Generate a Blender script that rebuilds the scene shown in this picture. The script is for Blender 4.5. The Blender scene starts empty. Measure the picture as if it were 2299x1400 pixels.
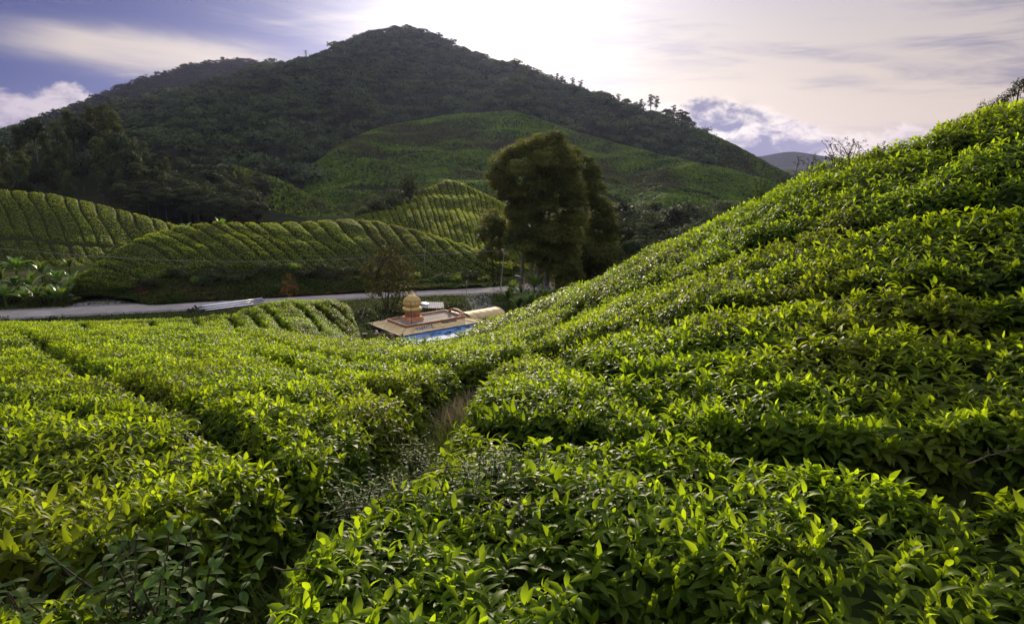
import bpy, math, random
import numpy as np
from mathutils import Vector
PI = math.pi
RNG = np.random.default_rng(7)
scene = bpy.context.scene
COL = scene.collection
F = 1500.0; PITCH = math.radians(12.5); CP, SP = math.cos(PITCH), math.sin(PITCH)

# ---------------------------------------------------------------- camera
cam = bpy.data.cameras.new('camera')
cam.sensor_width = 36.0; cam.lens = 36.0*F/2299.0
cam.clip_start = 0.05; cam.clip_end = 30000
camo = bpy.data.objects.new('camera', cam); COL.objects.link(camo)
camo.location = (0, 0, 0); camo.rotation_euler = (PI/2-PITCH, 0, 0)
scene.camera = camo

def ray(px, py):
    u = (np.asarray(px, float)-1149.5)/F; v = (700.0-np.asarray(py, float))/F
    return np.stack([u, CP+v*SP, -SP+v*CP], -1)
def P(px, py, Y):
    "the point seen at a photograph pixel at forward distance Y"
    d = ray(px, py)
    return d*(np.asarray(Y, float)/d[..., 1])[..., None]

def to_px(p):
    p = np.asarray(p, float); c = p[..., 1]*CP-p[..., 2]*SP; v = p[..., 1]*SP+p[..., 2]*CP
    return 1149.5+F*p[..., 0]/c, 700-F*v/c


# ---------------------------------------------------------------- objects and meshes
def tag(o, label=None, cat=None, group=None, kind=None):
    if label: o['label'] = label
    if cat: o['category'] = cat
    if group: o['group'] = group
    if kind: o['kind'] = kind
    return o
def empty(name, loc, rz=0):
    o = bpy.data.objects.new(name, None); COL.objects.link(o)
    o.location = [float(a) for a in loc]; o.rotation_euler = (0, 0, rz); o.empty_display_size = .2
    return o
class Geo:
    def __init__(s): s.v = []; s.f = []; s.n = 0
    def add(s, v, f, tint=0.5, mat=0):
        v = np.asarray(v, np.float32).reshape(-1, 3); f = np.asarray(f, np.int64)
        t = np.broadcast_to(np.asarray(tint, np.float32), (len(v),))
        s.v.append((v, t)); s.f.append((f+s.n, mat)); s.n += len(v)
        return s
    def mesh(s, name, mats, smooth=True):
        me = bpy.data.meshes.new(name)
        if not s.v: return me
        v = np.concatenate([a for a, _ in s.v]); t = np.concatenate([b for _, b in s.v])
        loops = np.concatenate([f.ravel() for f, _ in s.f]).astype(np.int32)
        tot = np.concatenate([np.full(len(f), f.shape[1], np.int32) for f, _ in s.f])
        mi = np.concatenate([np.full(len(f), m, np.int32) for f, m in s.f])
        st = np.concatenate([[0], np.cumsum(tot)[:-1]]).astype(np.int32)
        me.vertices.add(len(v)); me.vertices.foreach_set('co', v.ravel())
        me.loops.add(len(loops)); me.loops.foreach_set('vertex_index', loops)
        me.polygons.add(len(tot)); me.polygons.foreach_set('loop_start', st); me.polygons.foreach_set('loop_total', tot)
        me.polygons.foreach_set('material_index', mi)
        me.polygons.foreach_set('use_smooth', np.full(len(tot), smooth, bool))
        at = me.attributes.new('tint', 'FLOAT', 'POINT'); at.data.foreach_set('value', t)
        for m in (mats if isinstance(mats, (list, tuple)) else [mats]): me.materials.append(m)
        me.update(calc_edges=True); me.validate()
        return me
    def obj(s, name, mats, parent=None, smooth=True, loc=None):
        me = s.mesh(name, mats, smooth)
        o = bpy.data.objects.new(name, me); COL.objects.link(o)
        if loc is not None: o.location = [float(a) for a in loc]
        if parent is not None: o.parent = parent
        return o
def link(name, me, parent=None, loc=None):
    o = bpy.data.objects.new(name, me); COL.objects.link(o)
    if loc is not None: o.location = loc
    if parent is not None: o.parent = parent
    return o
def copy_tree(o, parent=None):
    c = o.copy(); COL.objects.link(c)
    if parent is not None: c.parent = parent
    for ch in list(o.children): copy_tree(ch, c)
    return c
def grid_faces(nu, nv):
    i = np.arange(nu*nv).reshape(nu, nv)
    return np.stack([i[:-1, :-1], i[1:, :-1], i[1:, 1:], i[:-1, 1:]], -1).reshape(-1, 4)
def nrm(a): return a/np.maximum(np.linalg.norm(a, axis=-1, keepdims=True), 1e-9)
def box(g, c, s, mat=0, rz=0, tint=.5):
    x, y, z = [a/2 for a in s]
    v = np.array([[-x,-y,-z],[x,-y,-z],[x,y,-z],[-x,y,-z],[-x,-y,z],[x,-y,z],[x,y,z],[-x,y,z]])
    if rz: v[:, :2] = v[:, :2] @ np.array([[math.cos(rz), math.sin(rz)], [-math.sin(rz), math.cos(rz)]])
    return g.add(v+np.array(c), [[0,3,2,1],[4,5,6,7],[0,1,5,4],[1,2,6,5],[2,3,7,6],[3,0,4,7]], tint, mat)
def tube(g, pts, rad, n=7, mat=0, tint=.5):
    pts = np.asarray(pts, float); m = len(pts); rad = np.broadcast_to(np.asarray(rad, float), (m,))
    t = np.gradient(pts, axis=0) if m > 2 else np.repeat(pts[1:]-pts[:1], 2, 0)
    t = nrm(t); ref = np.where(np.abs(t[:, 2:3]) > .9, np.array([[1., 0, 0]]), np.array([[0, 0, 1.]]))
    a = nrm(np.cross(t, ref)); b = np.cross(t, a)
    an = np.linspace(0, 2*PI, n, endpoint=False)
    v = pts[:, None]+rad[:, None, None]*(a[:, None]*np.cos(an)[None, :, None]+b[:, None]*np.sin(an)[None, :, None])
    v = v.reshape(-1, 3); i = np.arange(m*n).reshape(m, n); j = np.roll(i, -1, 1)
    f = np.stack([i[:-1], j[:-1], j[1:], i[1:]], -1).reshape(-1, 4)
    g.add(v, f, tint, mat)
    k = len(v)
    for r in (0, m-1):
        g.add(np.vstack([v[r*n:(r+1)*n], pts[r]]), [[q, (q+1) % n, n] for q in range(n)], tint, mat)
    return g
def lathe(g, prof, n=24, mat=0, c=(0, 0, 0), square=0.0, tint=.5):
    an = np.linspace(0, 2*PI, n, endpoint=False)
    k = (np.abs(np.cos(an))**6+np.abs(np.sin(an))**6)**(-1/6)
    k = 1+(k-1)*square
    v = np.array([[[r*q*math.cos(a)+c[0], r*q*math.sin(a)+c[1], z+c[2]] for a, q in zip(an, k)] for r, z in prof]).reshape(-1, 3)
    m = len(prof); i = np.arange(m*n).reshape(m, n); j = np.roll(i, -1, 1)
    return g.add(v, np.stack([i[:-1], j[:-1], j[1:], i[1:]], -1).reshape(-1, 4), tint, mat)

# value noise (a sum of random plane waves, smooth and cheap)
class Noise:
    def __init__(s, seed, scale, n=24, dim=2):
        r = np.random.default_rng(seed)
        d = nrm(r.normal(size=(n, dim))); f = (2*PI/scale)*r.uniform(.45, 1.9, n)
        s.k = d*f[:, None]; s.p = r.uniform(0, 2*PI, n); s.a = 1/np.sqrt(f); s.a = s.a/np.sqrt((s.a**2).sum()/2)
    def __call__(s, *xy):
        q = np.stack(xy, -1); return (np.sin(q @ s.k.T+s.p)*s.a).sum(-1)*.5

# ---------------------------------------------------------------- leaves
LODS = {}
def _lod(st, wd):
    uv = [(0, 0)]; rows = []
    for t, w in zip(st[1:-1], wd[1:-1]):
        rows.append(len(uv)); uv += [(-w, t), (0, t), (w, t)]
    tip = len(uv); uv.append((0, 1)); f = []
    r = rows[0]; f += [(0, r+1, r), (0, r+2, r+1)]
    for a, b in zip(rows[:-1], rows[1:]):
        for k in (0, 1): f += [(a+k, a+k+1, b+k+1), (a+k, b+k+1, b+k)]
    r = rows[-1]; f += [(r, r+1, tip), (r+1, r+2, tip)]
    return np.array(uv, float), np.array(f)
LODS[0] = _lod([0, .22, .5, .78, 1], [0, .36, .5, .3, 0])
LODS[1] = _lod([0, .45, 1], [0, .5, 0])
LODS[2] = (np.array([(0, 0), (-.5, .45), (.5, .45), (0, 1)], float), np.array([(0, 2, 1), (1, 2, 3)]))
def leaves(g, pos, d, nor, L, W, curl, tint, lod=1, fold=.35, mat=0):
    "one leaf per row: base pos, direction d, upper-side normal nor, length, width, curl"
    n = len(pos)
    if n == 0: return g
    d = nrm(d); s = nrm(np.cross(d, nor)); nn = np.cross(s, d)
    uv, f = LODS[lod]; k = len(uv)
    L = np.broadcast_to(L, (n,)); W = np.broadcast_to(W, (n,)); curl = np.broadcast_to(curl, (n,))
    x = uv[None, :, 0]*W[:, None]; t = uv[None, :, 1]
    y = t*L[:, None]*(1-.25*np.abs(curl[:, None])*t)
    z = fold*np.abs(x)-curl[:, None]*L[:, None]*t**2*.8
    v = pos[:, None]+x[..., None]*s[:, None]+y[..., None]*d[:, None]+z[..., None]*nn[:, None]
    ff = (np.arange(n)*k)[:, None, None]+f[None]
    return g.add(v.reshape(-1, 3), ff.reshape(-1, 3), np.repeat(np.broadcast_to(tint, (n,)), k), mat)
def perp(a, rng):
    r = rng.normal(size=a.shape); return nrm(r-(r*a).sum(-1, keepdims=True)*a)
def cards(g, rng, pos, nor, size, tint, mat=0, asp=.62, lod=2):
    d = perp(nrm(nor), rng); n = len(pos)
    s = np.broadcast_to(size, (n,))
    return leaves(g, pos-d*(s*.5)[:, None], d, nor, s, s*asp, rng.uniform(-.1, .35, n), tint, lod, .25, mat)

# ---------------------------------------------------------------- materials
def new_mat(name):
    m = bpy.data.materials.new(name); m.use_nodes = True
    nt = m.node_tree; nt.nodes.clear(); return m, nt
class NB:
    "small node-building helper"
    def __init__(s, nt): s.nt = nt
    def n(s, typ, inp=None, **kw):
        nd = s.nt.nodes.new(typ)
        for k, v in kw.items(): setattr(nd, k, v)
        for k, v in (inp or {}).items(): s.put(nd.inputs[k], v)
        return nd
    def put(s, sock, v):
        if isinstance(v, bpy.types.NodeSocket): s.nt.links.new(v, sock)
        elif isinstance(v, bpy.types.Node): s.nt.links.new(v.outputs[0], sock)
        else:
            if sock.type == 'RGBA' and not isinstance(v, (int, float)) and len(v) == 3: v = (*v, 1)
            sock.default_value = v
    def m(s, op, a, b=None, c=None, clamp=False):
        nd = s.nt.nodes.new('ShaderNodeMath'); nd.operation = op; nd.use_clamp = clamp
        for i, v in enumerate((a, b, c)):
            if v is not None: s.put(nd.inputs[i], v)
        return nd.outputs[0]
    def vm(s, op, a, b=None, scale=None):
        nd = s.nt.nodes.new('ShaderNodeVectorMath'); nd.operation = op
        s.put(nd.inputs[0], a)
        if b is not None: s.put(nd.inputs[1], b)
        if scale is not None: s.put(nd.inputs[3], scale)
        return nd.outputs['Value'] if op in ('DOT_PRODUCT', 'LENGTH') else nd.outputs[0]
    def mix(s, f, a, b, blend='MIX'):
        nd = s.nt.nodes.new('ShaderNodeMix'); nd.data_type = 'RGBA'; nd.blend_type = blend
        s.put(nd.inputs[0], f); s.put(nd.inputs[6], a); s.put(nd.inputs[7], b); return nd.outputs[2]
    def rng(s, v, a, b, c=0., d=1., smooth=True):
        nd = s.nt.nodes.new('ShaderNodeMapRange'); nd.interpolation_type = 'SMOOTHSTEP' if smooth else 'LINEAR'
        for i, q in enumerate((v, a, b, c, d)): s.put(nd.inputs[i], q)
        return nd.outputs[0]
    def noise(s, vec, scale, detail=4, rough=.55, dist=0.):
        nd = s.nt.nodes.new('ShaderNodeTexNoise')
        if vec is not None: s.put(nd.inputs['Vector'], vec)
        nd.inputs['Scale'].default_value = scale; nd.inputs['Detail'].default_value = detail
        nd.inputs['Roughness'].default_value = rough; nd.inputs['Distortion'].default_value = dist
        return nd.outputs[0]
    def ramp(s, f, stops, interp='LINEAR'):
        nd = s.nt.nodes.new('ShaderNodeValToRGB'); cr = nd.color_ramp; cr.interpolation = interp
        while len(cr.elements) < len(stops): cr.elements.new(.5)
        for e, (p, c) in zip(cr.elements, stops):
            e.position = p; e.color = (*c, 1) if not isinstance(c, (int, float)) else (c, c, c, 1)
        s.put(nd.inputs[0], f); return nd.outputs[0]
    def out(s, sh): s.nt.links.new(sh.outputs[0] if isinstance(sh, bpy.types.Node) else sh, s.n('ShaderNodeOutputMaterial').inputs[0])

def foliage_mat(name, lo, hi, tlo, thi, trans=.4, rough=.45, spec=.4, patch=None, pscale=.08, objvar=.25):
    m, nt = new_mat(name); b = NB(nt)
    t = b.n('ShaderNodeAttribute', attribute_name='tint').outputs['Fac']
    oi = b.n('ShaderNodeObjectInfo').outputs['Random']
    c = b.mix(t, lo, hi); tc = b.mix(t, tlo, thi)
    if patch:
        geo = b.n('ShaderNodeNewGeometry').outputs['Position']
        f = b.rng(b.noise(geo, pscale, 3), .48, .66)
        c = b.mix(b.m('MULTIPLY', f, patch[1]), c, patch[0]); tc = b.mix(b.m('MULTIPLY', f, patch[1]), tc, patch[0])
    val = b.rng(oi, 0, 1, 1-objvar, 1+objvar, False)
    hsv = lambda col: b.n('ShaderNodeHueSaturation', {'Color': col, 'Value': val, 'Hue': b.rng(oi, 0, 1, .5-.03*objvar*2, .5+.03*objvar*2, False)})
    pr = b.n('ShaderNodeBsdfPrincipled', {'Base Color': hsv(c), 'Roughness': rough, 'Specular IOR Level': spec})
    tr = b.n('ShaderNodeBsdfTranslucent', {'Color': hsv(tc)})
    b.out(b.n('ShaderNodeMixShader', {0: trans, 1: pr, 2: tr})); return m
def plain(name, col, rough=.7, metal=0., spec=.4, var=.25, scale=3., bump=0., dirt=None, dscale=.8):
    m, nt = new_mat(name); b = NB(nt)
    pos = b.n('ShaderNodeTexCoord').outputs['Object']
    n = b.noise(pos, scale, 6, .6)
    k = b.rng(n, .3, .7, 1-var, 1+var)
    c = b.mix(1., col, b.n('ShaderNodeCombineColor', {0: k, 1: k, 2: k}), 'MULTIPLY')
    if dirt: c = b.mix(b.rng(b.noise(pos, dscale, 5, .65), .5, .7), c, dirt)
    pr = b.n('ShaderNodeBsdfPrincipled', {'Base Color': c, 'Roughness': rough, 'Metallic': metal, 'Specular IOR Level': spec})
    if bump: b.put(pr.inputs['Normal'], b.n('ShaderNodeBump', {'Strength': bump, 'Distance': .05, 'Height': b.noise(pos, scale*4, 6, .65)}))
    b.out(pr); return m
def soil_mat(name, cols, scale, bump=.4, dist=.2):
    m, nt = new_mat(name); b = NB(nt)
    pos = b.n('ShaderNodeNewGeometry').outputs['Position']
    c = b.mix(b.rng(b.noise(pos, scale, 6, .65), .38, .62), cols[0], cols[1])
    c = b.mix(b.rng(b.noise(pos, scale*.23, 4, .6), .5, .68), c, cols[2])
    pr = b.n('ShaderNodeBsdfPrincipled', {'Base Color': c, 'Roughness': 1., 'Specular IOR Level': .0})
    b.put(pr.inputs['Normal'], b.n('ShaderNodeBump', {'Strength': bump, 'Distance': dist, 'Height': b.noise(pos, scale*3, 6, .7)}))
    b.out(pr); return m

MAT = dict(
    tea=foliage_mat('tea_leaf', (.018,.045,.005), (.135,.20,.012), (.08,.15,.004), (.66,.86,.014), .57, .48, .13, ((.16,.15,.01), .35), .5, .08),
    teamid=foliage_mat('tea_leaf_hill', (.018,.036,.006), (.15,.20,.018), (.06,.10,.005), (.66,.78,.02), .5, .6, .08, ((.09,.08,.02), .5), .06, .12),
    teafar=foliage_mat('tea_leaf_slope', (.016,.036,.008), (.125,.20,.022), (.05,.09,.006), (.46,.60,.022), .46, .65, .04, ((.055,.045,.022), .8), .012, .05),
    wood=plain('tea_wood', (.028,.024,.014), .9, spec=.1, scale=9),
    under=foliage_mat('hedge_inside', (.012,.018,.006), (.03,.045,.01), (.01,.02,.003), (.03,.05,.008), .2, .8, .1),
    brownbush=foliage_mat('brown_leaf', (.045,.032,.018), (.12,.085,.045), (.05,.035,.015), (.16,.11,.05), .3, .7, .1),
    forest=foliage_mat('forest_leaf', (.016,.026,.010), (.052,.062,.024), (.018,.026,.008), (.075,.09,.02), .24, .7, .06, None, .1, .5),
    bigtree=foliage_mat('fine_leaf', (.040,.05,.013), (.13,.142,.03), (.07,.08,.01), (.28,.28,.035), .43, .7, .05, None, .1, .15),
    tallleaf=foliage_mat('tall_tree_leaf', (.022,.032,.012), (.075,.092,.026), (.03,.04,.008), (.14,.17,.022), .32, .65, .06, None, .1, .25),
    thinleaf=foliage_mat('thin_leaf', (.030,.036,.011), (.085,.085,.022), (.05,.05,.01), (.17,.16,.025), .36, .65, .06),
    banana=foliage_mat('banana_leaf', (.03,.07,.018), (.09,.16,.03), (.06,.12,.01), (.24,.36,.02), .35, .38, .45),
    weed=foliage_mat('weed_leaf', (.025,.055,.012), (.08,.125,.02), (.05,.10,.008), (.26,.38,.015), .45, .6, .14),
    drygrass=foliage_mat('dry_grass', (.05,.05,.018), (.16,.13,.06), (.06,.06,.02), (.2,.17,.07), .3, .6, .3),
    grass=foliage_mat('green_grass', (.022,.045,.010), (.06,.09,.02), (.03,.06,.008), (.15,.18,.02), .35, .75, .04, ((.10,.085,.035), .7), .15),
    bark=plain('bark', (.07,.058,.045), .9, spec=.15, scale=2.5, bump=.5),
    palebark=plain('pale_bark', (.22,.19,.165), .85, spec=.2, scale=1.6, dirt=(.07,.06,.05)),
    soil=soil_mat('field_soil', ((.035,.026,.016), (.020,.022,.010), (.03,.035,.013)), 5.),
    hill=soil_mat('hill_soil', ((.022,.026,.012), (.014,.020,.008), (.045,.034,.02)), .5, .3),
    mount=soil_mat('forest_floor', ((.018,.024,.012), (.012,.018,.010), (.025,.025,.014)), .12, .6, 1.5),
    verge=soil_mat('verge_soil', ((.035,.045,.018), (.025,.032,.012), (.07,.055,.03)), .6, .4),
    bank=soil_mat('bank_soil', ((.018,.028,.010), (.025,.022,.012), (.055,.026,.014)), .35, .6, .4),
    redsoil=soil_mat('red_soil', ((.17,.065,.03), (.10,.04,.022), (.08,.05,.03)), 1.6, .8, .3),
    road=soil_mat('road_concrete', ((.27,.25,.245), (.22,.205,.20), (.31,.29,.285)), .7, .15),
    gravel=soil_mat('gravel_stone', ((.17,.165,.165), (.10,.10,.105), (.22,.21,.20)), 5., .8, .08),
)
# ---------------------------------------------------------------- sky, sun
SUN_EL, SUN_AZ = math.radians(13.6), math.radians(-2.4)
SUN = np.array([math.cos(SUN_EL)*math.sin(SUN_AZ), math.cos(SUN_EL)*math.cos(SUN_AZ), math.sin(SUN_EL)])
world = bpy.data.worlds.new('World'); scene.world = world; world.use_nodes = True
nt = world.node_tree; nt.nodes.clear(); b = NB(nt)
dirv = b.n('ShaderNodeTexCoord').outputs['Generated']
sep = b.n('ShaderNodeSeparateXYZ', {0: dirv})
DX, DY, DZ = sep.outputs
DEG = 180/PI
az = b.m('MULTIPLY', b.m('ARCTAN2', DX, DY), DEG)
el = b.m('MULTIPLY', b.m('ARCSINE', DZ), DEG)
sky = b.n('ShaderNodeTexSky', sky_type='NISHITA', sun_disc=False, sun_elevation=SUN_EL, sun_rotation=SUN_AZ, altitude=1500, air_density=1.0, dust_density=1.5, ozone_density=2.0)
ang = b.m('MULTIPLY', b.m('ARCCOSINE', b.m('MINIMUM', b.vm('DOT_PRODUCT', dirv, tuple(SUN)), .999999)), DEG)
# clear sky, a violet-blue evening tone
base = b.mix(1., sky.outputs[0], (.105, .11, .30), 'MULTIPLY')
# thin high cloud: streaks drawn out sideways
sv = b.n('ShaderNodeCombineXYZ', {0: b.m('MULTIPLY', az, .055), 1: b.m('ADD', b.m('MULTIPLY', el, .36), b.m('MULTIPLY', az, .035)), 2: 3.3})
n1 = b.noise(sv, 1.0, 8, .56, .6)
sv2 = b.n('ShaderNodeCombineXYZ', {0: b.m('MULTIPLY', az, .09), 1: b.m('ADD', b.m('MULTIPLY', el, .75), b.m('MULTIPLY', az, -.02)), 2: 8.1})
n2 = b.noise(sv2, 1.0, 8, .6, .8)
cover = b.ramp(b.rng(az, -40, 40, 0, 1, False), [(0, .0), (.12, .05), (.25, .10), (.5, .22), (.62, .31), (.78, .34), (.88, .30), (1, .20)])
st = b.rng(b.m('ADD', b.m('MULTIPLY', b.m('ADD', n1, b.m('MULTIPLY', n2, .5)), .667), cover), .52, .86)
warm = b.ramp(b.rng(el, 0, 14, 0, 1, False), [(0, (7.4, 5.9, 4.6)), (.4, (6.8, 5.7, 4.7)), (.75, (5.5, 4.9, 4.7)), (1, (4.2, 3.9, 4.9))])
side = b.rng(b.m('ABSOLUTE', az), 8, 40, 1.1, .95)
cir = b.mix(1., warm, b.n('ShaderNodeCombineColor', {0: side, 1: side, 2: side}), 'MULTIPLY')
sk = b.m('SUBTRACT', b.m('ADD', el, b.m('MULTIPLY', b.m('SUBTRACT', n1, .5), 3.2)), b.m('ADD', 7.7, b.m('MULTIPLY', b.m('ADD', az, 28.), -.07)))
sk = b.m('MULTIPLY', b.m('EXPONENT', b.m('MULTIPLY', b.m('MULTIPLY', sk, sk), -.9)), b.m('MULTIPLY', b.rng(az, -39, -31), b.rng(az, -12, -22)))
st = b.m('MAXIMUM', b.m('MULTIPLY', st, .85), b.m('MULTIPLY', sk, .85))
c1 = b.mix(st, base, cir)
# veil of light round the sun behind the ridge
glow = b.m('ADD', b.m('MULTIPLY', b.m('EXPONENT', b.m('MULTIPLY', b.m('POWER', b.m('DIVIDE', ang, 9.0), 2.), -1.)), 4.5),
           b.m('MULTIPLY', b.m('EXPONENT', b.m('DIVIDE', ang, -9.5)), 9.5))
gl = b.n('ShaderNodeVectorMath', {0: (1., .94, .80), 3: glow}, operation='SCALE')
c2 = b.vm('ADD', c1, gl.outputs[0])
# heaped cloud low over the horizon
cv = b.n('ShaderNodeCombineXYZ', {0: b.m('MULTIPLY', az, .16), 1: b.m('MULTIPLY', el, .26), 2: 1.7})
nb = b.noise(cv, 1.0, 9, .55, .35)
top = b.ramp(b.rng(az, -40, 40, 0, 1, False), [(0, .58), (.06, .56), (.12, .50), (.18, .40), (.25, .74), (.32, .74), (.4, .5), (.6, .5), (.68, .60), (.72, .56), (.755, .44), (.79, .28), (.82, .20), (.9, .20), (1, .30)])
dep = b.m('SUBTRACT', b.m('ADD', b.m('MULTIPLY', top, 10.), b.m('MULTIPLY', b.m('SUBTRACT', nb, .5), 7.5)), el)
cm = b.rng(dep, -.15, .55)
nb2 = b.noise(cv, 2.1, 8, .6, .5)
nb3 = b.noise(b.vm('ADD', cv, (.35, -.18, 0.)), 3.2, 8, .62, .6)
shade = b.rng(b.m('ADD', b.m('MULTIPLY', dep, .42), b.m('ADD', b.m('MULTIPLY', b.m('SUBTRACT', nb2, .5), 5.), b.m('MULTIPLY', b.m('SUBTRACT', nb3, .5), 4.))), -.25, 1.5)
litc = b.ramp(b.rng(az, -40, 40, 0, 1, False), [(0, (4.6, 3.9, 4.6)), (.35, (8.5, 8., 7.5)), (.6, (9., 8.2, 7.4)), (1, (6.6, 5.3, 5.1))])
drk = b.ramp(b.rng(az, -40, 40, 0, 1, False), [(0, (2.6, 2.2, 3.3)), (.5, (4., 3.8, 4.4)), (.72, (1.7, 1.65, 2.8)), (.8, (2.6, 2.4, 3.6)), (.86, (3.8, 3.2, 4.0)), (1, (5., 4.2, 4.6))])
cum = b.mix(shade, litc, drk)
c3 = b.mix(cm, c2, cum)
# added fill light: an invented bright cloud sheet overhead, unseen above the frame
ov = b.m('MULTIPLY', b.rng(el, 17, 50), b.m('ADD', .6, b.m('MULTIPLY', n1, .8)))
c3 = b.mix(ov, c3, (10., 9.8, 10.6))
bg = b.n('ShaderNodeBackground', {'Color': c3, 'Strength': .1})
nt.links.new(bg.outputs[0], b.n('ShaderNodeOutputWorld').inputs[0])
sun = bpy.data.lights.new('sun', 'SUN'); sun.energy = 5.0; sun.angle = math.radians(.5); sun.color = (1, .86, .62)
so = bpy.data.objects.new('sun', sun); COL.objects.link(so)
so.rotation_euler = Vector(SUN).to_track_quat('Z', 'Y').to_euler(); so.location = (0, -20, 60)
scene.view_settings.view_transform = 'Standard'; scene.view_settings.look = 'None'
scene.view_settings.exposure = .3; scene.view_settings.gamma = 1
scene.cycles.use_denoising = True
scene.cycles.max_bounces = 7; scene.cycles.transparent_max_bounces = 8; scene.cycles.diffuse_bounces = 3; scene.cycles.glossy_bounces = 2; scene.cycles.transmission_bounces = 3
# ---------------------------------------------------------------- ground: foreground field, bank and valley
HH = .78      # height of the pruned tea
TEA = [  # pixel, pixel, distance: points on the top of the tea
 (-250,1400,2.1),(0,1400,2.1),(400,1400,2.1),(800,1400,2.2),(1200,1400,2.2),(1700,1400,2.3),(2299,1400,2.4),(2600,1400,2.4),
 (-200,1200,2.9),(0,1200,2.9),(600,1200,3.0),(1149,1200,2.9),(1700,1200,2.85),(2299,1200,2.9),
 (-200,1000,4.2),(0,1000,4.2),(300,1000,4.3),(600,1000,4.4),(850,1000,4.4),(1149,1000,4.1),(1600,1000,3.9),(2000,1050,3.4),(2299,1050,3.3),
 (-200,850,7.8),(0,850,7.8),(300,850,8.0),(600,850,8.2),(900,850,7.6),(1149,850,6.5),(1600,850,5.0),(2000,850,4.4),(2299,900,3.9),
 (-250,780,13),(0,780,13),(300,780,13.5),(600,780,14),(800,800,12),(900,800,11),(1149,760,11),(1300,800,7.8),(1600,700,7),(1900,700,5.6),(2299,760,4.5),
 (-300,737,22),(0,737,22),(300,740,23),(600,742,23),(800,766,19),(900,783,16),(1000,780,15.5),(1149,737,15),(1300,700,12),(1450,640,11.5),(1600,600,9.3),(1900,600,6.6),(2299,500,6.0),
 (1130,722,19),(1300,640,17),(1450,570,14.5),(1600,500,13),(1750,420,11.5),(1900,450,8.8),(1900,362,10.4),(2100,300,9.4),(2299,240,8.5),(2299,340,7.3),(2600,160,8.5),(2600,400,6),(2600,800,4),
 (600,735,33),(700,725,35),(620,676,41),(760,676,43),(700,680,41),(560,700,38),(480,722,37),(300,731,34),(100,727,35),(-150,725,36)]
BARE = [ # x, y, z of bare ground: behind the camera, behind the crest, down to the road
 (0,-6,-2.6),(-6,-6,-2.8),(6,-6,-1.4),(-14,-4,-3.6),(14,-4,1.),(0,-1,-2.5),(-4,0,-2.6),(4,0,-2.0),
 (9.5,6,1.0),(13,4,2.2),(12,9,.6),(8,13,-1.6),(12,14,-1.2),(6,17,-4.6),(3,22,-7.4),(0,25,-9.2),(-3,24,-8.2),(-6,27,-9.0),(16,18,-2.2),(10,22,-6.0),(20,14,0.),(24,24,-3),(16,30,-8),(6,32,-11),(30,40,-11),(14,45,-15),(36,18,1.),(40,60,-17),(22,60,-18.5),
 (-20,52,-14.5),(-30,56,-15),(-45,50,-14.5),(-40,62,-19.5),(-55,62,-19.5),(-26,66,-19),(-55,75,-21),(-40,75,-21),(-28,78,-21),
 (-14.5,62,-16.4),(-17,70,-19.6),(-20,72,-19.4),(-18,82,-19.8),(-12,86,-20.6),(-13.5,47,-12.5),(-7,38,-12.5),(-8,52,-16),
 (-13,66,-20.0),(-4,60,-20),(4,58,-20),(0,68,-21),(6,74,-21.2),(-10,74,-21),(-4,80,-21.2),(2,90,-21.2),(-25,92,-21),(-60,88,-21),(-60,100,-21),(-30,100,-21),(0,100,-21),(20,80,-21),(20,100,-21),(50,85,-20),(50,110,-20.5),
 (-80,60,-19.5),(-80,90,-21),(-80,110,-21),(-40,115,-21),(0,120,-21),(40,130,-21),(90,100,-18),(90,150,-20),(-90,150,-21),(0,160,-21.5),(80,35,-4),(60,0,3),(-80,30,-11),(-60,0,-6),(-35,20,-6.5),(-35,0,-4.2),(-90,10,-8),
 (-150,100,-21),(150,100,-16),(-150,200,-21),(0,220,-22),(150,200,-20),(0,-60,0),(-90,-60,-6),(90,-60,6),(-150,0,-12),(150,0,4)]
tp = np.array(TEA, float); cp = P(tp[:, 0], tp[:, 1], tp[:, 2]); cp[:, 2] -= HH
bp = np.array(BARE, float)
CPTS = np.vstack([cp, bp])
def _phi(r): return np.sqrt(r*r+.25)
# road: a concrete strip over the valley floor
road_px = [(-420,735),(-150,716),(0,707.5),(150,698.5),(300,692),(450,684.5),(600,674),(750,664.5),(850,658.5),(950,654.5),(1040,652),(1110,649.5),(1180,645),(1260,640)]
rc = np.array([P(a, c_, 1) for a, c_ in road_px]); rc = rc*(-21.0/rc[:, 2:3])
def resample(p, n):
    s = np.concatenate([[0], np.cumsum(np.linalg.norm(np.diff(p, axis=0), axis=1))]); t = np.linspace(0, s[-1], n)
    q = np.stack([np.interp(t, s, p[:, k]) for k in range(p.shape[1])], -1)
    for _ in range(12): q[1:-1] = .25*q[:-2]+.5*q[1:-1]+.25*q[2:]
    return q
rc = resample(rc, 90)
tn = nrm(np.gradient(rc[:, :2], axis=0)); rn = np.stack([-tn[:, 1], tn[:, 0]], -1)
_D = np.linalg.norm(CPTS[:, None, :2]-CPTS[None, :, :2], axis=-1)
_n = len(CPTS)
_A = np.zeros((_n+1, _n+1)); _A[:_n, :_n] = -_phi(_D)+np.eye(_n)*.06; _A[:_n, _n] = 1; _A[_n, :_n] = 1
_W = np.linalg.solve(_A, np.append(CPTS[:, 2], 0))
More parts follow.
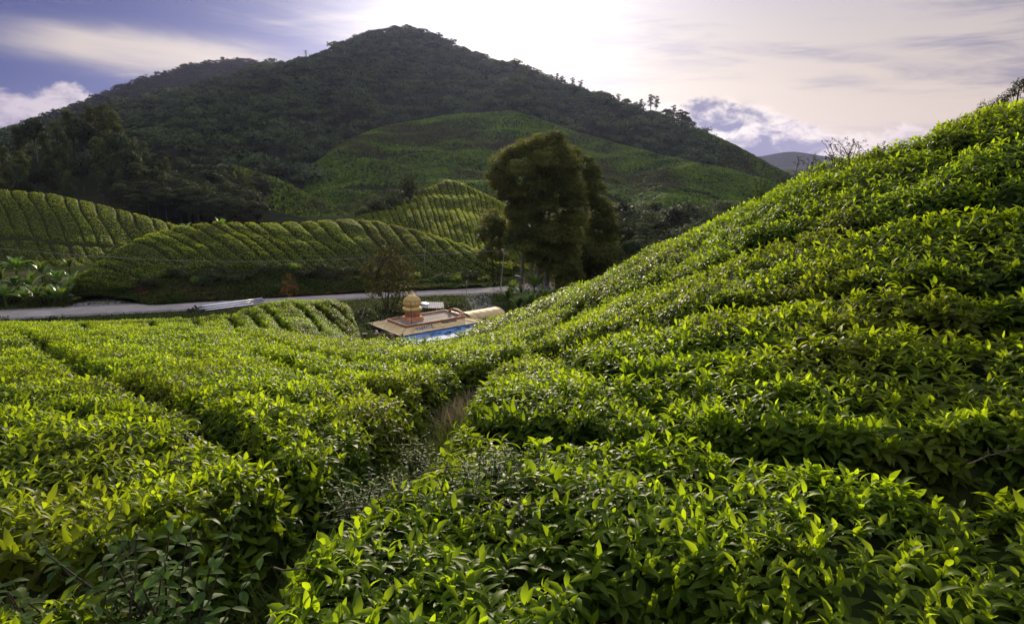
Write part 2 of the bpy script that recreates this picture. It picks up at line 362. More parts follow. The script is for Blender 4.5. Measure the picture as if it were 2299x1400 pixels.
def ground_z(x, y):
    x = np.asarray(x, float); y = np.asarray(y, float); sh = x.shape
    q = np.stack([x.ravel(), y.ravel()], -1); out = np.empty(len(q))
    for i in range(0, len(q), 40000):
        r = np.linalg.norm(q[i:i+40000, None]-CPTS[None, :, :2], axis=-1)
        out[i:i+40000] = -_phi(r) @ _W[:_n]+_W[_n]
    m = np.nonzero((q[:, 1] > 70) & (q[:, 1] < 160))[0]      # level bed under the road
    if len(m):
        dd = np.min(np.linalg.norm(q[m][:, None]-rc[None, :, :2], axis=-1), axis=1)
        k = np.clip((dd-4.5)/6, 0, 1); k = k*k*(3-2*k); out[m] = out[m]*k+(-21.06)*(1-k)
    return out.reshape(sh)
NB1 = Noise(3, 1.6); NB2 = Noise(4, .6); NB3 = Noise(11, 5.)
def hit(px, py, off=HH, t0=1.2, t1=160.):
    "where the sight line of a pixel first meets the ground raised by off"
    d = ray(px, py); d = d/d[1]
    Y = np.geomspace(t0, t1, 500); z = ground_z(d[0]*Y, Y)+off
    k = np.nonzero(d[2]*Y <= z)[0]
    if len(k) == 0: return None
    i = max(k[0], 1)
    a, c = Y[i-1], Y[i]
    for _ in range(14):
        m = (a+c)/2
        if d[2]*m <= ground_z(np.array([d[0]*m]), np.array([m]))[0]+off: c = m
        else: a = m
    return d*c

# one ground sheet: fine near the camera, coarse to the horizon
ax_ = np.unique(np.round(np.concatenate([np.linspace(-3000, -160, 18), np.linspace(-160, -20, 57), np.linspace(-20, 20, 133), np.linspace(20, 160, 57), np.linspace(160, 3000, 18)]), 4))
ay_ = np.unique(np.round(np.concatenate([np.linspace(-400, -8, 12), np.linspace(-8, 32, 134), np.linspace(32, 130, 120), np.linspace(130, 260, 20), np.linspace(260, 6500, 20)]), 4))
gx, gy = np.meshgrid(ax_, ay_, indexing='ij')
gz = ground_z(np.clip(gx, -170, 170), np.clip(gy, -80, 230))
far = np.clip((np.hypot(gx, gy-60)-170)/250, 0, 1); gz = gz*(1-far)+far*-24.
gz += .04*NB1(gx, gy)+.02*NB2(gx, gy)
gf = grid_faces(*gx.shape); gc = gy.ravel()[gf].mean(1)+.5*np.abs(gx.ravel()[gf].mean(1)); gv = np.stack([gx, gy, gz], -1)
g = Geo().add(gv, gf[gc < 46]); g.n = 0; g.add(gv[:0], gf[gc >= 46], 0.5, 1)
tag(g.obj('ground', [MAT['soil'], MAT['verge']]), kind='structure')
def strip(name, mat, a, c, lift, n=5, thick=None):
    k = np.linspace(a, c, n); xy = rc[:, None, :2]+rn[:, None]*k[None, :, None]
    z = np.full(xy.shape[:2], -21.0+lift)
    g = Geo().add(np.concatenate([xy, z[..., None]], -1), grid_faces(*z.shape))
    return tag(g.obj(name, mat), kind='structure')
def road_at(px):
    d = rc[:, 0]/rc[:, 1]; i = np.argmin(np.abs(d-(px-1149.5)/F/ (CP+.03*SP))); return rc[i], rn[i], tn[i]
strip('road', MAT['road'], -2.6, 2.7, .03)
strip('road_shoulder', MAT['gravel'], -4.1, 4.1, .012)
# ---------------------------------------------------------------- tea hedges of the foreground
FUR = [ # half width (m), pixels along a furrow
 (.29, [(330,1440),(450,1330),(490,1240),(570,1180),(690,1130),(780,1080),(860,1020),(935,950),(985,890),(1050,838),(1100,812)]),
 (.07, [(1100,812),(1150,790),(1200,765)]),
 (.02, [(1200,765),(1262,712),(1310,668)]),
 (.09, [(-200,715),(0,738),(65,752),(109,777),(163,815),(217,842),(261,853),(326,880),(402,897),(468,924),(506,951),(565,1000),(640,1060),(720,1110)]),
 (.06, [(560,790),(641,820),(718,837),(772,853),(837,864),(900,880),(985,890)]),
 (.03, [(500,738),(560,750),(636,771),(707,799),(800,812),(900,815),(1080,822)]),
 (.02, [(-250,905),(0,900),(200,918),(380,936),(520,965)]),
 (.13, [(-300,1330),(0,1290),(100,1270),(300,1240),(430,1205),(520,1215)]),
 (.03, [(1190,772),(1240,728),(1300,705),(1380,672),(1460,640),(1520,620),(1580,600),(1700,562),(1760,540)]),
 (.04, [(1140,800),(1250,772),(1350,745),(1470,722),(1520,715),(1600,700),(1700,685),(1800,680),(1850,665),(2000,640),(2100,630),(2299,622),(2500,600)]),
 (.03, [(1640,560),(1700,545),(1800,525),(1900,510),(2000,490),(2080,470)]),
 (.12, [(2080,470),(2170,452),(2320,440),(2500,425)]),
 (.03, [(2000,345),(2050,335),(2120,325),(2190,316),(2330,300),(2500,280)]),
 (.07, [(950,935),(1050,945),(1190,948),(1300,968),(1450,980),(1575,992)]),
 (.13, [(1575,992),(1725,1012),(1900,1028),(2100,1035),(2299,1040),(2500,1040)]),
 (.02, [(1250,790),(1400,850),(1700,800),(1940,748),(2040,735),(2150,720),(2330,700),(2500,690)]),
 (.05, [(1290,1440),(1360,1385),(1440,1350),(1540,1330)]),
 (.13, [(620,668),(640,672),(668,684),(690,702),(708,724),(730,746)]),
 (.13, [(672,666),(690,671),(716,687),(742,712),(758,730),(780,750)]),
 (.13, [(722,665),(738,673),(762,693),(780,712),(808,736),(826,752)]),
 (.13, [(570,676),(588,687),(611,706),(635,728),(650,748)]),
 (.13, [(560,705),(574,716),(590,736),(600,744)]),
 (.13, [(515,712),(525,722),(540,738)]),
 (.13, [(430,712),(440,722),(448,738)]),
 (.13, [(330,716),(345,730),(350,740)]),
 (.13, [(170,718),(190,730),(200,740)]),
]
fur = []
for hw, pl in FUR:
    q = np.array(pl, float); s = np.concatenate([[0], np.cumsum(np.linalg.norm(np.diff(q, axis=0), axis=1))])
    t = np.linspace(0, s[-1], max(8, int(s[-1]/14)))
    w = [hit(np.interp(a, s, q[:, 0]), np.interp(a, s, q[:, 1])) for a in t]
    w = [a[:2] for a in w if a is not None and a[1] < 52]
    w = [a for i, a in enumerate(w) if i == 0 or np.linalg.norm(a-w[i-1]) < 7]
    if len(w) > 2: fur.append((hw, np.array(w)))
def seg_dist(q, poly):
    out = np.full(len(q), 1e9)
    for a, c in zip(poly[:-1], poly[1:]):
        ab = c-a; t = np.clip(((q-a) @ ab)/max(ab @ ab, 1e-9), 0, 1)
        out = np.minimum(out, np.hypot(*(q-a-t[:, None]*ab).T))
    return out
RES = .11
X0, X1, Y0, Y1 = -42., 15., -.6, 47.
rx = np.arange(X0, X1, RES); ry = np.arange(Y0, Y1, RES)
RX, RY = np.meshgrid(rx, ry, indexing='ij'); rq = np.stack([RX.ravel(), RY.ravel()], -1)
wob = .05*NB2(rq[:, 0], rq[:, 1])+.07*NB1(rq[:, 0], rq[:, 1])
fd = np.full(len(rq), 9.)
for hw, pl in fur:
    lo, hi = pl.min(0)-1.2, pl.max(0)+1.2
    m = np.nonzero(((rq > lo) & (rq < hi)).all(1))[0]
    if len(m): fd[m] = np.minimum(fd[m], seg_dist(rq[m], pl)-hw)
fd += wob*.5
# where tea is planted: the field and bank down to their brows, and the patch above the road
def inpoly(q, poly):
    x, y = q.T; r = np.zeros(len(q), bool); j = len(poly)-1
    for i in range(len(poly)):
        (xi, yi), (xj, yj) = poly[i], poly[j]
        r ^= ((yi > y) != (yj > y)) & (x < (xj-xi)*(y-yi)/(yj-yi+1e-12)+xi); j = i
    return r
brow = [P(a, c_, d)[:2] for a, c_, d in [(-700,745,27),(0,738,27),(300,736,28),(430,735,29),(520,737,29),(600,738,29),(680,742,28),(760,750,24),(820,760,20.5),(900,772,17.6),(1000,778,16.5),(1130,722,19.8),(1300,640,18.5),(1450,570,17.5),(1600,500,15.5),(1750,420,14),(1900,362,13),(2100,300,12),(2299,240,11.2),(2800,120,10.5)]]
field = [(-42, -.6)]+[tuple(a) for a in brow]+[(15, -.6)]
patch = [tuple(P(a, c_, d)[:2]) for a, c_, d in [(560,752,30),(640,752,30),(720,756,30),(850,755,31),(838,735,34),(812,705,39),(785,680,44),(735,668,45),(612,669,45),(585,688,42),(560,704,39),(520,716,39),(430,719,39),(300,717,41),(150,722,40),(-100,724,40),(-100,740,30),(300,745,30)]]
planted = inpoly(rq, field) | inpoly(rq, patch)
# nothing grows right under the photographer
planted &= np.hypot(rq[:, 0], rq[:, 1]-.1) > .9
edge = planted.reshape(RX.shape)
def erode(m):
    r = m.copy(); r[1:] &= m[:-1]; r[:-1] &= m[1:]; r[:, 1:] &= m[:, :-1]; r[:, :-1] &= m[:, 1:]; return r
ed = np.zeros(RX.shape); cur = edge
for k in range(4): cur = erode(cur); ed += cur
fd = np.where(planted, np.minimum(fd, ed.ravel()*RES+.02), -1.)
FD = fd.reshape(RX.shape)
# separate hedges: flood fill between the furrows
barrier = FD <= .03
def mark(p0, p1):
    t = np.linspace(0, 1, int(np.linalg.norm(p1-p0)/(RES*.4))+2)[:, None]; q = p0+(p1-p0)*t
    i = np.round((q[:, 0]-X0)/RES).astype(int); j = np.round((q[:, 1]-Y0)/RES).astype(int)
    ok = (i >= 1) & (j >= 1) & (i < FD.shape[0]-1) & (j < FD.shape[1]-1); i, j = i[ok], j[ok]
    for a, c in ((0, 0), (1, 0), (0, 1)): barrier[i+a, j+c] = True
for fi, (hw, pl) in enumerate(fur):    # a furrow that fades out still parts two hedges
    for a, c in zip(pl[:-1], pl[1:]): mark(a, c)
    for e0, e1 in ((pl[0], pl[min(2, len(pl)-1)]), (pl[-1], pl[-min(3, len(pl))])):
        d = (e0-e1)/max(np.linalg.norm(e0-e1), 1e-6); q = e0.copy()
        for k in range(90):
            q = q+d*.1
            i = int(round((q[0]-X0)/RES)); j = int(round((q[1]-Y0)/RES))
            if not (1 <= i < FD.shape[0]-1 and 1 <= j < FD.shape[1]-1): break
            if k > 3 and FD[i, j] <= .0: break
        mark(e0, q)
lab = np.zeros(RX.shape, int); openm = ~barrier; nl = 0
stack_i = np.argwhere(openm)
for i, j in stack_i:
    if lab[i, j]: continue
    nl += 1; st_ = [(i, j)]; lab[i, j] = nl
    while st_:
        a, c = st_.pop()
        for p_, q_ in ((a+1, c), (a-1, c), (a, c+1), (a, c-1)):
            if 0 <= p_ < lab.shape[0] and 0 <= q_ < lab.shape[1] and openm[p_, q_] and not lab[p_, q_]:
                lab[p_, q_] = nl; st_.append((p_, q_))
cnt = np.bincount(lab.ravel())
for k in np.nonzero(cnt < 60)[0]:
    lab[lab == k] = 0
for _ in range(5):   # let the leaves at the edge join their hedge
    for dx, dy in ((1, 0), (-1, 0), (0, 1), (0, -1)):
        sh = np.roll(np.roll(lab, dx, 0), dy, 1); lab = np.where(lab == 0, sh, lab)
def bil(G, x, y):
    fx = np.clip((x-X0)/RES, 0, G.shape[0]-1.001); fy = np.clip((y-Y0)/RES, 0, G.shape[1]-1.001)
    i = fx.astype(int); j = fy.astype(int); a = fx-i; c = fy-j
    return G[i, j]*(1-a)*(1-c)+G[i+1, j]*a*(1-c)+G[i, j+1]*(1-a)*c+G[i+1, j+1]*a*c
GZ = ground_z(RX, RY)
prof = np.clip((FD+.03)/.20, 0, 1); prof = 1-(1-prof)**2.2
HT = prof*(HH+.075*NB1(RX, RY)+.045*NB2(RX, RY)+.05*NB3(RX, RY))
TOP = GZ+HT
TNX = np.gradient(TOP, RES, axis=0); TNY = np.gradient(TOP, RES, axis=1)
PATCHN = Noise(21, 2.2); PATCHN2 = Noise(22, .7)

def shoots(rng, x, y, lod, nleaf, scale, g, sink=0., dark=0.):
    "tea shoots: a whorl of leaves round an upright tip"
    n = len(x)
    if n == 0: return
    z = bil(TOP, x, y)-sink
    N = nrm(np.stack([-bil(TNX, x, y), -bil(TNY, x, y), np.ones(n)], -1))
    side = 1-N[:, 2]
    a = nrm(N*.75+np.array([0, 0, .55])+rng.normal(size=(n, 3))*.22)
    e1 = perp(a, rng); e2 = np.cross(a, e1)
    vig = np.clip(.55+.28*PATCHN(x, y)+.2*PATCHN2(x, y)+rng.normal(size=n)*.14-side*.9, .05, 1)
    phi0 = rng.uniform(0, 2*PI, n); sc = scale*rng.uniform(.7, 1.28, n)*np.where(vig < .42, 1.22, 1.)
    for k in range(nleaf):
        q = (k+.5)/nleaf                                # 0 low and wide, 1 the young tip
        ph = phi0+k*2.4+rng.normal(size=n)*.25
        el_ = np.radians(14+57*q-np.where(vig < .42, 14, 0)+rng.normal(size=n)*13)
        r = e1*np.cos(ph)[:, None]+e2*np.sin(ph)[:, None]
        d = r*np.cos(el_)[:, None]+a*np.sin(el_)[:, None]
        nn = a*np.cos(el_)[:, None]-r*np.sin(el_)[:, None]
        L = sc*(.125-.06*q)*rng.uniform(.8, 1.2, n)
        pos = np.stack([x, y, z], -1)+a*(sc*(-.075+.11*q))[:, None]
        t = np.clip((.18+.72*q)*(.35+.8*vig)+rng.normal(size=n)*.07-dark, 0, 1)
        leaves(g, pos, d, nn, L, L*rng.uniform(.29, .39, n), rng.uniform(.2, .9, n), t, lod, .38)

ORD = ['first','second','third','fourth','fifth','sixth','seventh','eighth','ninth','tenth','eleventh','twelfth','thirteenth','fourteenth','fifteenth','sixteenth','seventeenth','eighteenth','nineteenth','twentieth','twenty-first','twenty-second','twenty-third','twenty-fourth','twenty-fifth','twenty-sixth','twenty-seventh','twenty-eighth','twenty-ninth','thirtieth','thirty-first','thirty-second','thirty-third','thirty-fourth','thirty-fifth','thirty-sixth']
HEDGES = []
def plant_hedges():
    bands = [(0, 4.2, 170, 0, 7, .98), (4.2, 8, 150, 0, 7, .96), (8, 15, 130, 1, 6, .98), (15, 24, 95, 2, 5, 1.05), (24, 60, 62, 2, 5, 1.2)]
    for k in range(1, nl+1):
        cells = np.argwhere(lab == k)
        if len(cells) < 60: continue
        cx = rx[cells[:, 0]]; cy = ry[cells[:, 1]]
        fine = Geo(); used = 0
        for a, c, dens, lod, nlf, sc in bands:
            for under in (0, 1):
                dist = np.hypot(cx, cy)
                vis = (np.abs(cx) < .86*np.maximum(cy, 0)+2.0) & (dist >= a) & (dist < c) & (cy > .2)
                idx = np.nonzero(vis)[0]
                if len(idx) == 0: continue
                i_, j_ = cells[idx].T
                stp = np.sqrt(1+np.minimum(TNX[i_, j_]**2+TNY[i_, j_]**2, 14))
                lam = dens*RES*RES*stp*(.6 if under else 1)
                reps = RNG.poisson(lam); sel = np.repeat(idx, reps)
                x = cx[sel]+RNG.uniform(0, RES, len(sel)); y = cy[sel]+RNG.uniform(0, RES, len(sel))
                keep = bil(FD, x, y) > -.01; x = x[keep]; y = y[keep]
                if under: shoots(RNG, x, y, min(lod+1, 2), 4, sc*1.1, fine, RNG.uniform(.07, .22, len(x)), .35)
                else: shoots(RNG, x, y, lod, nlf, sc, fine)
                used += len(x)
        if used < 40: continue
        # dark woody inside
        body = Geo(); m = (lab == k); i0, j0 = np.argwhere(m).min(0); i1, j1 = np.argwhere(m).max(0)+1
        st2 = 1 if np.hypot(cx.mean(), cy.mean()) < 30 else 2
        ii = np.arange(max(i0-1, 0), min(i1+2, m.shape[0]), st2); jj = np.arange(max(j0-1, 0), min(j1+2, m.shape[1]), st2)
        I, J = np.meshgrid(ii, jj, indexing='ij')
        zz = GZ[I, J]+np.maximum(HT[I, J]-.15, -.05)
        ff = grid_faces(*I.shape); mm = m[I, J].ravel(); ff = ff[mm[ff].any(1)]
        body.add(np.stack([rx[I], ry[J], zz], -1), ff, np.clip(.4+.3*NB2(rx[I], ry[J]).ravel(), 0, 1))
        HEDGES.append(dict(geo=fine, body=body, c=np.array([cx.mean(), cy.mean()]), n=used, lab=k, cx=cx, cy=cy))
plant_hedges()
# ---------------------------------------------------------------- hills: each a surface drawn from its foot to its ridge and down behind
def crom(Pk, n):
    "smooth spline through rows Pk (m, nu, 3), n rows out"
    m = len(Pk); t = np.linspace(0, m-1, n); i = np.clip(t.astype(int), 0, m-2); f = (t-i)[:, None, None]
    p0 = Pk[np.maximum(i-1, 0)]; p1 = Pk[i]; p2 = Pk[i+1]; p3 = Pk[np.minimum(i+2, m-1)]
    return p1+.5*f*(p2-p0+f*(2*p0-5*p1+4*p2-p3+f*(3*(p1-p2)+p3-p0)))
class Hill:
    def __init__(s, name, lines, nu, nv, mat, back=(40, -25), amp=0., scale=30., seed=1, ridge_fade=True):
        rows = []
        for L in lines:
            q = np.array(L, float); p = P(q[:, 0], q[:, 1], q[:, 2])
            w = np.concatenate([[0], np.cumsum(np.hypot(*(np.diff(q[:, :2], axis=0)).T))]); w /= w[-1]
            t = np.linspace(0, 1, nu); pp = np.stack([np.interp(t, w, p[:, k]) for k in range(3)], -1)
            for _ in range(max(2, nu//30)): pp[1:-1] = .25*pp[:-2]+.5*pp[1:-1]+.25*pp[2:]
            rows.append(pp)
        s.nf = len(rows)-1
        for k in (1, 2): rows.append(rows[s.nf]+np.array([0, back[0]*k, back[1]*k*(1 if k == 1 else 1.6)]))
        s.vr = s.nf/(len(rows)-1)                # v at the ridge
        G = crom(np.array(rows), nv)
        if amp:
            nz = Noise(seed, scale); nz2 = Noise(seed+1, scale*.35)
            v = np.linspace(0, 1, nv)[:, None]
            k = np.clip(np.abs(v-s.vr)*6, .15, 1) if ridge_fade else 1.
            G[..., 2] += amp*(nz(G[..., 0], G[..., 1])+.35*nz2(G[..., 0], G[..., 1]))*k
        s.G = G; s.nu, s.nv = nu, nv
        g = Geo().add(G, grid_faces(nv, nu)); s.o = tag(g.obj(name, mat), kind='structure')
    def at(s, u, v):
        "u along the hill, v 0 foot .. 1 ridge"
        fx = np.clip(np.asarray(v)*s.vr*(s.nv-1), 0, s.nv-1.001); fy = np.clip(np.asarray(u)*(s.nu-1), 0, s.nu-1.001)
        i = fx.astype(int); j = fy.astype(int); a = (fx-i)[..., None]; c = (fy-j)[..., None]; G = s.G
        return G[i, j]*(1-a)*(1-c)+G[i+1, j]*a*(1-c)+G[i, j+1]*(1-a)*c+G[i+1, j+1]*a*c
    def normal(s, u, v):
        e = .004; a = s.at(u+e, v)-s.at(u-e, v); c = s.at(u, v+e)-s.at(u, v-e)
        n = nrm(np.cross(a, c)); return np.where(n[..., 2:3] < 0, -n, n)

MAIN = Hill('mountain', [
 [(-500,520,250),(-100,500,250),(200,500,280),(400,490,300),(600,480,320),(760,440,400),(850,340,560),(1000,300,640),(1150,280,660),(1300,330,620),(1450,380,560),(1600,420,520)],
 [(-500,470,420),(-100,420,420),(200,380,430),(400,360,450),(600,330,520),(760,290,640),(850,260,700),(1000,235,760),(1150,215,740),(1300,280,700),(1450,330,640),(1600,370,620)],
 [(-500,400,600),(-100,360,600),(200,300,620),(400,262,680),(600,220,800),(760,180,950),(850,150,1000),(1000,170,1000),(1150,190,900),(1300,250,800),(1450,300,740),(1600,345,720)],
 [(-500,380,700),(-100,350,700),(160,285,720),(283,250,760),(361,227,800),(435,206,840),(522,176,900),(609,154,1000),(652,149,1050),(696,138,1100),(740,121,1180),(783,97,1220),(826,80,1250),(891,66,1270),(957,77,1260),(1000,98,1230),(1060,124,1180),(1100,146,1150),(1150,153,1120),(1200,170,1070),(1250,197,1020),(1300,215,980),(1350,230,950),(1400,248,930),(1450,262,900),(1500,272,870),(1545,292,850),(1600,330,830)]],
 150, 120, MAT['mount'], (120, -70), 9., 110., 31)
BACK = Hill('distant_hill', [
 [(-300,420,1300),(0,380,1300),(300,330,1300),(600,300,1300),(760,300,1300)],
 [(-300,390,1450),(0,320,1450),(300,250,1500),(600,220,1500),(760,230,1500)],
 [(-300,380,1600),(-60,330,1600),(60,285,1600),(150,250,1600),(250,208,1620),(330,178,1640),(420,150,1660),(520,136,1680),(600,142,1680),(700,160,1650),(760,190,1600)]],
 90, 50, MAT['mount'], (150, -80), 6., 120., 41)
SPUR = Hill('tea_slope', [
 [(560,560,262),(700,530,262),(850,520,265),(1000,515,268),(1150,520,270),(1300,530,272),(1450,540,275),(1600,545,280),(1800,540,285)],
 [(600,500,330),(720,460,340),(850,440,350),(1000,420,360),(1150,425,370),(1300,440,370),(1420,465,360),(1500,450,350),(1600,470,345),(1800,500,330)],
 [(600,450,400),(740,380,430),(850,350,470),(1000,335,500),(1150,335,510),(1300,365,500),(1420,405,470),(1520,400,440),(1620,430,410),(1800,470,380)],
 [(600,420,440),(690,385,470),(770,325,540),(860,285,620),(1000,262,680),(1150,250,660),(1300,300,600),(1390,325,575),(1480,350,540),(1600,378,490),(1700,402,460),(1770,432,430),(1860,480,400)]],
 160, 110, MAT['hill'], (45, -25), 4.6, 80., 51)
RIGHTH = Hill('far_tea_slope', [
 [(1380,470,680),(1500,480,680),(1700,500,680),(1900,520,680)],
 [(1420,380,740),(1530,370,740),(1680,420,740),(1900,480,740)],
 [(1400,270,800),(1530,284,800),(1560,290,800),(1600,304,800),(1650,328,800),(1700,356,800),(1740,377,800),(1785,400,800),(1850,440,800),(1950,480,800)]],
 70, 40, MAT['hill'], (70, -45), 4., 60., 61)
STRIPH = Hill('valley_tea_slope', [
 [(500,560,285),(640,530,285),(720,520,285),(800,505,288)],
 [(540,470,305),(640,460,305),(720,475,300),(800,500,296)],
 [(520,370,330),(560,382,328),(600,395,325),(640,410,320),(700,443,315),(740,464,310),(790,491,305),(820,505,300)]],
 60, 40, MAT['hill'], (25, -14), 1., 30., 71)
FORL = Hill('forest_slope', [
 [(-500,560,205),(-100,540,205),(100,525,208),(250,520,210),(400,530,212),(560,530,215),(760,540,218)],
 [(-500,470,240),(-100,450,240),(100,435,240),(250,440,245),(400,470,245),(560,490,245),(760,520,245)],
 [(-500,390,285),(-150,385,285),(0,365,285),(120,350,285),(230,350,285),(300,385,285),(400,420,285),(500,445,285),(600,470,285),(700,497,280),(780,530,270)]],
 70, 50, MAT['mount'], (30, -14), 1.5, 40., 81)
LEFTH = Hill('left_tea_hill', [
 [(-420,700,126),(-100,690,126),(60,660,128),(170,640,132),(240,625,138),(300,600,146),(360,570,156),(440,545,166)],
 [(-420,560,146),(-100,540,146),(60,545,148),(170,555,150),(240,560,154),(300,560,160),(360,545,166),(440,535,172)],
 [(-420,440,176),(-200,425,176),(-60,424,176),(0,427,176),(100,435,177),(200,455,178),(300,481,180),(360,497,182),(410,513,184),(470,535,186)]],
 90, 60, MAT['hill'], (16, -7), .35, 14., 91)
KNOLL = Hill('knoll', [
 [(165,662,102),(250,650,104.5),(350,625,107),(450,612,110),(560,608,112),(650,606,114),(750,612,116),(850,622,118),(950,630,121),(1060,630,125),(1150,625,128)],
 [(170,645,102),(250,610,108),(350,575,114),(450,555,119),(560,552,121),(650,552,123),(750,555,126),(850,560,130),(950,570,132),(1060,585,132),(1150,600,133)],
 [(180,636,103),(215,606,110),(255,576,116),(300,549,121),(350,528,126),(400,514,130),(480,504,134),(600,508,136),(680,504,139),(780,497,144),(840,500,147),(930,520,146),(1000,540,144),(1080,570,140),(1160,600,137)]],
 130, 60, MAT['hill'], (10, -4.5), .3, 12., 101)
KBACK = Hill('back_knoll', [
 [(760,560,148),(850,560,146),(950,560,142),(1040,580,136),(1130,605,133),(1220,620,133)],
 [(780,515,158),(850,503,160),(950,496,164),(1040,510,160),(1130,545,155),(1220,590,150)],
 [(800,500,166),(850,480,176),(900,460,186),(950,440,192),(1010,437,195),(1060,452,193),(1120,485,186),(1220,560,170)],
 [(800,500,170),(830,490,174),(900,468,190),(930,448,200),(960,430,206),(1000,408,212),(1030,412,212),(1060,426,210),(1120,455,203),(1180,492,195),(1240,540,180)]],
 90, 70, MAT['hill'], (14, -8), .4, 15., 111)
FARH = Hill('distant_hill', [
 [(1500,470,3800),(1700,470,3800),(1900,470,3800),(2300,470,3800),(2800,470,3800)],
 [(1500,410,4300),(1700,400,4300),(1900,400,4300),(2300,400,4300),(2800,400,4300)],
 [(1500,362,4600),(1640,356,4600),(1720,350,4600),(1780,336,4600),(1830,349,4600),(1900,356,4600),(2000,352,4600),(2300,345,4600),(2800,350,4600)]],
 60, 24, MAT['mount'], (300, -150), 10., 300., 121)
# the cut above the road
BANK = Hill('road_bank', [
 [(165,668,101.5),(250,664,103),(300,676,101),(335,686,99),(450,678,101.5),(600,668,104.5),(750,658,107.5),(850,653,109.5),(950,649,111),(1060,646,113),(1160,640,116)],
 [(165,664,102),(250,657,104),(350,662,102),(450,650,104.5),(600,640,107.5),(750,636,110.5),(850,636,112.5),(950,637,115),(1060,637,118),(1160,632,121)],
 [(165,660,102.5),(250,650,105),(350,625,106.5),(450,612,109.5),(560,608,111.5),(650,606,113.5),(750,612,115.5),(850,622,117.5),(950,628,120.5),(1060,628,124.5),(1160,622,128)]],
 120, 26, MAT['bank'], (3, -1.5), .25, 6., 131)

# tea rows on the nearer hills: every row is a hedge of its own
def tea_rows(hill, n, vlo, vhi, slant, name, group, labels, h=.8, dens=26, cs=.26, gap=.10, u0=0., u1=1., seed=0, skip=None, bow=0., wig=.004):
    rng = np.random.default_rng(seed+900); k = 0
    ww = rng.uniform(.72, 1.3, n); W_ = np.concatenate([[0], np.cumsum(ww)/ww.sum()])*(u1-u0)
    nz = Noise(seed+5, 1.1, dim=2)
    for i in range(n):
        def U(s, v):
            vv = (v-vlo)/max(vhi-vlo, 1e-6)
            return u0+W_[i]+s*(W_[i+1]-W_[i])+slant*(1-vv)+bow*np.sin(PI*vv)+wig*np.sin(vv*9+i*.3)
        c = hill.at(np.array(u0+W_[i]), np.array((vlo+vhi)/2))
        e0 = hill.at(U(0., np.array([.5*(vlo+vhi)])), np.array([.5*(vlo+vhi)]))[0]; e1 = hill.at(U(1., np.array([.5*(vlo+vhi)])), np.array([.5*(vlo+vhi)]))[0]
        wid = np.linalg.norm(e1-e0); g_ = min(gap/ max(wid, .2), .3)*2.0
        v0, v1 = vlo+rng.uniform(0, .012), vhi-rng.uniform(0, .01)
        S, V = np.meshgrid(np.linspace(g_/2, 1-g_/2, 11), np.linspace(v0, v1, 56), indexing='ij')
        uu = U(S, V)
        if uu.max() < 0 or uu.min() > 1: continue
        uu = np.clip(uu, 0, 1)
        B = hill.at(uu, V)
        x = (S-g_/2)/(1-g_); pr = np.clip(1-np.abs(2*x-1)**5.0, 0, 1)**.7
        endp = np.clip(np.minimum(V-v0, v1-V)/(.03*(vhi-vlo)+1e-6), 0, 1)**.5
        hh = h*(pr*endp)*(1+.16*nz(B[..., 0]*1.0, B[..., 1]+B[..., 2]))
        T = B.copy(); T[..., 2] += hh-.06
        body = Geo().add(T-np.array([0, 0, .10]), grid_faces(*S.shape), .35)
        # leaf sprays over it
        a = np.linalg.norm(np.gradient(T, axis=0), axis=-1); b_ = np.linalg.norm(np.gradient(T, axis=1), axis=-1)
        lam = (a*b_).ravel()*dens; cnt_ = rng.poisson(lam); idx = np.repeat(np.arange(len(lam)), cnt_)
        pos = T.reshape(-1, 3)[idx]+rng.normal(size=(len(idx), 3))*np.array([.0, .0, .05])
        ds = np.stack([np.gradient(T, axis=0).reshape(-1, 3), np.gradient(T, axis=1).reshape(-1, 3)], 1)[idx]
        jit = rng.uniform(-.5, .5, (len(idx), 2, 1)); pos = pos+(ds*jit).sum(1)
        nn = nrm(np.cross(ds[:, 0], ds[:, 1])); nn = np.where(nn[:, 2:3] < 0, -nn, nn)
        t = np.clip(.52+.25*nz(pos[:, 0]*.7, pos[:, 1]*.7)+rng.normal(size=len(idx))*.2, 0, 1)
        fo = Geo(); cards(fo, rng, pos, nn+rng.normal(size=nn.shape)*.45, cs*rng.uniform(.6, 1.3, len(idx)), t, 0, .55)
        lb = labels(i, n)
        o = fo.obj(name, MAT['teamid']); tag(o, lb, 'hedge', group)
        body.obj('branches', MAT['under'], o)
        k += 1
    return k
def ordl(i): return ORD[i]
tea_rows(KNOLL, 29, .02, .99, .15, 'tea_hedge', 'tea hedges on the knoll above the road',
         lambda i, n: f'mown green tea hedge on the knoll above the road, {ordl(i)} row from its left end', h=.72, gap=.22, u0=-.16, u1=.96, seed=1, wig=.004, dens=34, cs=.24)
tea_rows(KBACK, 34, .03, 1.0, .22, 'tea_hedge', 'tea hedges on the ridge behind the knoll',
         lambda i, n: f'pale green tea hedge on the ridge behind the knoll, {ordl(i)} row from its left end', h=.6, gap=.13, u0=-.12, u1=.99, seed=2, bow=-.03, dens=18, cs=.32)
tea_rows(LEFTH, 24, .53, .99, .09, 'tea_hedge', 'upper tea hedges on the dark hill at left',
         lambda i, n: f'dark green tea hedge above the footpath on the left hill, {ordl(i)} row from the left', h=.6, gap=.2, u0=-.10, u1=.93, seed=3, dens=16, cs=.34)
tea_rows(LEFTH, 23, .10, .50, .08, 'tea_hedge', 'lower tea hedges on the dark hill at left',
         lambda i, n: f'dark green tea hedge below the footpath on the left hill, {ordl(i)} row from the left', h=.6, gap=.2, u0=-.06, u1=.88, seed=4, dens=16, cs=.34)

